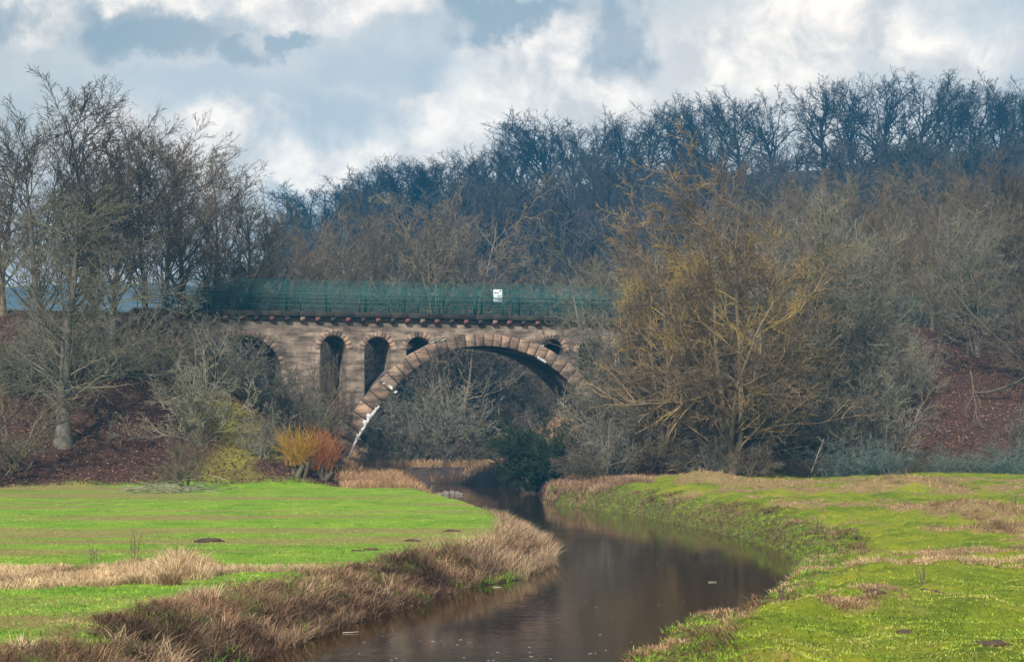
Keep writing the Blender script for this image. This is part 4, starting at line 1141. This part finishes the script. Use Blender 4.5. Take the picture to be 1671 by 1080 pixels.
branch_thing('overhanging_bough', 1198, 625, 117.2, 9.0, .14, (-1, -.1, -.28), 'thick low bough of the golden willow sweeping left towards the arch', M['bark_olive'], 14, 9)
branch_thing('fallen_branch', 1320, 700, 118, 2.6, .05, (.3, 0, 1), 'thin pale dead stem leaning among the dark brambles', M['dead_wood'], 4, 14, 0, hz((1320 - 835.5) / F * 118, 118) - .05)
def brush_pile():
    r = R(15); x, y = (275 - 835.5) / F * 101, 101.; n = 70
    S = r.randn(n, 3) * [1.3, .5, .1]; S[:, 2] = .1 + np.abs(S[:, 2]) * 2
    Dn = r.randn(n, 3) * [1, .5, .13]; c = chains(r, S, Dn, r.uniform(.8, 2.6, n), r.uniform(.012, .035, n), 6, .12, -.02, .4)
    c[0][..., 2] = np.maximum(c[0][..., 2], .02)
    V, Q = tubes(c[0], c[1], 5); b = MB(); b.add(V, Q); o = b.obj('brush_pile', M['bark_lichen'], None, True); o.location = (x, y, hz(x, y)); tag(o, 'low heap of cut grey branches at the foot of the left slope', 'brush pile')
brush_pile()
# dead weed stalks
def weed(px, py, h, label, seed, m):
    r = R(seed); x, y, z = on_ground(px, py); n = 5
    S = r.randn(n, 3) * [.06, .06, 0]; Dn = r.randn(n, 3) * [.12, .12, 0]; Dn[:, 2] = 1
    c = chains(r, S, Dn, h * r.uniform(.6, 1, n), np.full(n, .007), 6, .06, .02, .6)
    q = spawn(r, c[0], c[1], np.full(n, h), 7, .4, 1, .4, .9, .16, .8, .005); c2 = chains(r, *q, 3, .1, .03, .8)
    b = MB(); V, Q = tubes(c[0], c[1], 4); b.add(V, Q); V, Q = tubes(c2[0], c2[1] * 1.6, 3); b.add(V, Q)
    o = b.obj('dead_weed', m, None, True); o.location = (x, y, z - .02); tag(o, label, 'weed', 'dead weed stalks in the meadows')
for i, (px, py, h, lab) in enumerate([(218, 925, 1.0, 'dark dead weed stalk standing in the withered meadow patch'), (152, 925, .7, 'thin pale weed stalk left in the withered meadow patch'), (1335, 870, .75, 'dead weed stalk above the right bank'),
        (1408, 905, .6, 'twiggy dead weed in the middle of the right pasture'), (1398, 880, .45, 'small dead weed just behind the twiggy one in the pasture'), (1657, 835, .7, 'dead dock stalk at the right edge of the pasture'), (1638, 832, .55, 'dead stalk just left of the dock at the right edge'),
        (1510, 955, .5, 'thin dead stalk by the molehills in the pasture'), (1275, 985, .6, 'reddish weed stalks leaning over the water at the right bank'), (1358, 930, .3, 'short brown weed clump above the right bank bend'), (1480, 775, 1.1, 'tall pale stalk at the meadow edge before the brambles'), (1467, 777, .9, 'shorter stalk beside the tall pale one at the meadow edge')]):
    weed(px, max(py, 782), h, lab, 200 + i, M['bark_pale'] if i in (1, 10, 11) else M['bark_brown'])

# ------------------------------------------------------------------ haze
def haze():
    m = bpy.data.materials.new('haze'); m.use_nodes = True; nt = m.node_tree; nt.nodes.clear()
    out = nt.nodes.new('ShaderNodeOutputMaterial'); v = nt.nodes.new('ShaderNodeVolumePrincipled')
    v.inputs['Color'].default_value = (.05, .50, 1, 1); v.inputs['Density'].default_value = .00043; v.inputs['Anisotropy'].default_value = 0
    nt.links.new(v.outputs[0], out.inputs['Volume'])
    b = MB(); b.box(-1100, 900, -60, 1050, -3.5, 84); o = b.obj('haze', m); tag(o, 'thin blue air haze over the valley', kind='stuff')
haze()

# ------------------------------------------------------------------ sky and light
SUN_EL, SUN_AZ = radians(39), radians(200)      # azimuth clockwise from +Y: behind and left of the camera
def world():
    w = bpy.data.worlds.new('World'); SC.world = w; w.use_nodes = True; nt = w.node_tree; nt.nodes.clear()
    out = nt.nodes.new('ShaderNodeOutputWorld')
    sky = nt.nodes.new('ShaderNodeTexSky'); sky.sky_type = 'NISHITA'; sky.sun_disc = False
    sky.sun_elevation = SUN_EL; sky.sun_rotation = SUN_AZ; sky.dust_density = 1.5
    b1 = nd(nt, 'ShaderNodeBackground', Strength=.10); nt.links.new(sky.outputs[0], b1.inputs['Color'])
    tc = nt.nodes.new('ShaderNodeTexCoord'); g = tc.outputs['Generated']
    sep = nt.nodes.new('ShaderNodeSeparateXYZ'); nt.links.new(g, sep.inputs[0])
    # warped direction for billowy outlines
    n1 = nd(nt, 'ShaderNodeTexNoise', Scale=26, Detail=9, Roughness=.58); nt.links.new(g, n1.inputs['Vector'])
    sub = nt.nodes.new('ShaderNodeVectorMath'); sub.operation = 'SUBTRACT'; nt.links.new(n1.outputs['Color'], sub.inputs[0]); sub.inputs[1].default_value = (.5, .5, .5)
    def warp(k):
        a = nt.nodes.new('ShaderNodeVectorMath'); a.operation = 'MULTIPLY_ADD'; nt.links.new(sub.outputs[0], a.inputs[0]); a.inputs[1].default_value = (k, k * .3, k); nt.links.new(g, a.inputs[2]); return a.outputs[0]
    wg = warp(.075); wv = warp(.036); wsoft = warp(.05)
    def blob(px, py, rx, ry, vec, soft=.25):
        """soft-edged ellipse on the sky around the direction of a photo pixel"""
        dx, dz = (px - 835.5) / F, (700 - py) / F; l = math.sqrt(1 + dx * dx + dz * dz)
        s = nt.nodes.new('ShaderNodeVectorMath'); s.operation = 'SUBTRACT'; nt.links.new(vec, s.inputs[0]); s.inputs[1].default_value = (dx / l, 1 / l, dz / l)
        m = nt.nodes.new('ShaderNodeVectorMath'); m.operation = 'MULTIPLY'; nt.links.new(s.outputs[0], m.inputs[0]); m.inputs[1].default_value = (F / rx, 1.2, F / ry)
        ln = nt.nodes.new('ShaderNodeVectorMath'); ln.operation = 'LENGTH'; nt.links.new(m.outputs[0], ln.inputs[0])
        r = nd(nt, 'ShaderNodeMapRange'); r.interpolation_type = 'SMOOTHSTEP'; r.inputs['From Min'].default_value = 1 + soft; r.inputs['From Max'].default_value = 1 - soft
        nt.links.new(ln.outputs['Value'], r.inputs['Value']); return r.outputs[0]
    def union(L):
        a = L[0]
        for b in L[1:]: a = math_(nt, 'MAXIMUM', a, b)
        return a
    big = noise(nt, 9, 8, .6, g, .4)
    # even grey-white veil
    veil = ramp(nt, big, [(.32, (.47, .50, .51)), (.5, (.62, .63, .62)), (.68, (.78, .74, .69))])
    # bright cumulus
    cum = union([blob(420, 215, 105, 60, wv, .12), blob(520, 255, 85, 55, wv, .15), blob(370, 260, 80, 70, wv, .2), blob(860, 130, 150, 75, wv, .2), blob(740, 190, 90, 60, wv, .12), blob(700, 240, 110, 70, wv, .3),
                 blob(960, 120, 110, 90, wv, .3), blob(500, 15, 110, 38, wv, .2), blob(650, 5, 60, 35, wv, .2), blob(240, -20, 110, 45, wv, .2), blob(60, 30, 60, 45, wv, .3), blob(1330, 30, 120, 60, wv, .4), blob(1250, 90, 150, 60, wv, .5), blob(190, 215, 60, 45, wv, .3), blob(1560, 60, 150, 60, wv, .5)])
    shade = ramp(nt, noise(nt, 34, 8, .62, g, .3), [(.38, (.68, .65, .62)), (.62, (1.15, 1.03, .90))])
    c = mix(nt, cum, veil, shade)
    # blue-grey gaps / dark cloud bellies
    gap = union([blob(240, 45, 150, 42, wg, .5), blob(20, 30, 60, 30, wg, .6), blob(1020, 85, 42, 52, wg, .6), blob(460, 70, 30, 22, wg, .4), blob(380, 85, 60, 30, wg, .5), blob(830, 20, 140, 28, wg, .5)])
    c = mix(nt, math_(nt, 'MULTIPLY', gap, .7), c, (.21, .30, .37))
    gap2 = union([blob(560, 190, 110, 40, wsoft, .6), blob(330, 140, 160, 30, wsoft, .7), blob(1640, 20, 120, 40, wsoft, .7), blob(620, 100, 150, 40, wsoft, .8)])
    c = mix(nt, math_(nt, 'MULTIPLY', gap2, .6), c, (.40, .49, .55))
    # brighter veil overhead
    el = ramp(nt, sep.outputs['Z'], [(.0, 1.), (.25, 1.), (.8, 1.0)])
    gain = nd(nt, 'ShaderNodeMapRange'); gain.inputs['From Min'].default_value = .26; gain.inputs['From Max'].default_value = .8; gain.inputs['To Min'].default_value = 1.12; gain.inputs['To Max'].default_value = 1.2
    nt.links.new(sep.outputs['Z'], gain.inputs['Value'])
    b2 = nt.nodes.new('ShaderNodeBackground'); nt.links.new(c, b2.inputs['Color']); nt.links.new(gain.outputs[0], b2.inputs['Strength'])
    ms = nt.nodes.new('ShaderNodeMixShader'); cov = ramp(nt, noise(nt, 3, 4, .5, g), [(.3, .72), (.6, .95)])
    nt.links.new(cov, ms.inputs[0]); nt.links.new(b1.outputs[0], ms.inputs[1]); nt.links.new(b2.outputs[0], ms.inputs[2])
    nt.links.new(ms.outputs[0], out.inputs['Surface'])
    w.cycles.sampling_method = 'MANUAL'; w.cycles.sample_map_resolution = 512
world()
sl = bpy.data.lights.new('sun', 'SUN'); sl.energy = 5.0; sl.angle = radians(2.5); sl.color = (1, .93, .82)
so = bpy.data.objects.new('sun', sl); COL.objects.link(so)
so.rotation_euler = (pi / 2 - SUN_EL, 0, pi - SUN_AZ + 0.0)
# sun shines from azimuth SUN_AZ: direction to the sun = (sin az, cos az)
from mathutils import Vector
tosun = Vector((sin(SUN_AZ) * cos(SUN_EL), cos(SUN_AZ) * cos(SUN_EL), sin(SUN_EL)))
so.rotation_euler = tosun.to_track_quat('Z', 'Y').to_euler()

cam = bpy.data.cameras.new('camera'); co = bpy.data.objects.new('camera', cam); COL.objects.link(co)
co.location = (0, 0, CAMZ); co.rotation_euler = (pi / 2, 0, 0)
cam.sensor_width = 36; cam.lens = 36 * F / 1671; cam.shift_y = 160 / 1671; cam.clip_end = 5000; cam.clip_start = .5
SC.camera = co
SC.view_settings.view_transform = 'Standard'; SC.view_settings.look = 'None'; SC.view_settings.gamma = 1; SC.view_settings.exposure = .08
SC.render.resolution_x = 1024; SC.render.resolution_y = 661
cy = SC.cycles; cy.max_bounces = 5; cy.diffuse_bounces = 3; cy.glossy_bounces = 3; cy.transmission_bounces = 2; cy.volume_bounces = 1; cy.use_denoising = True
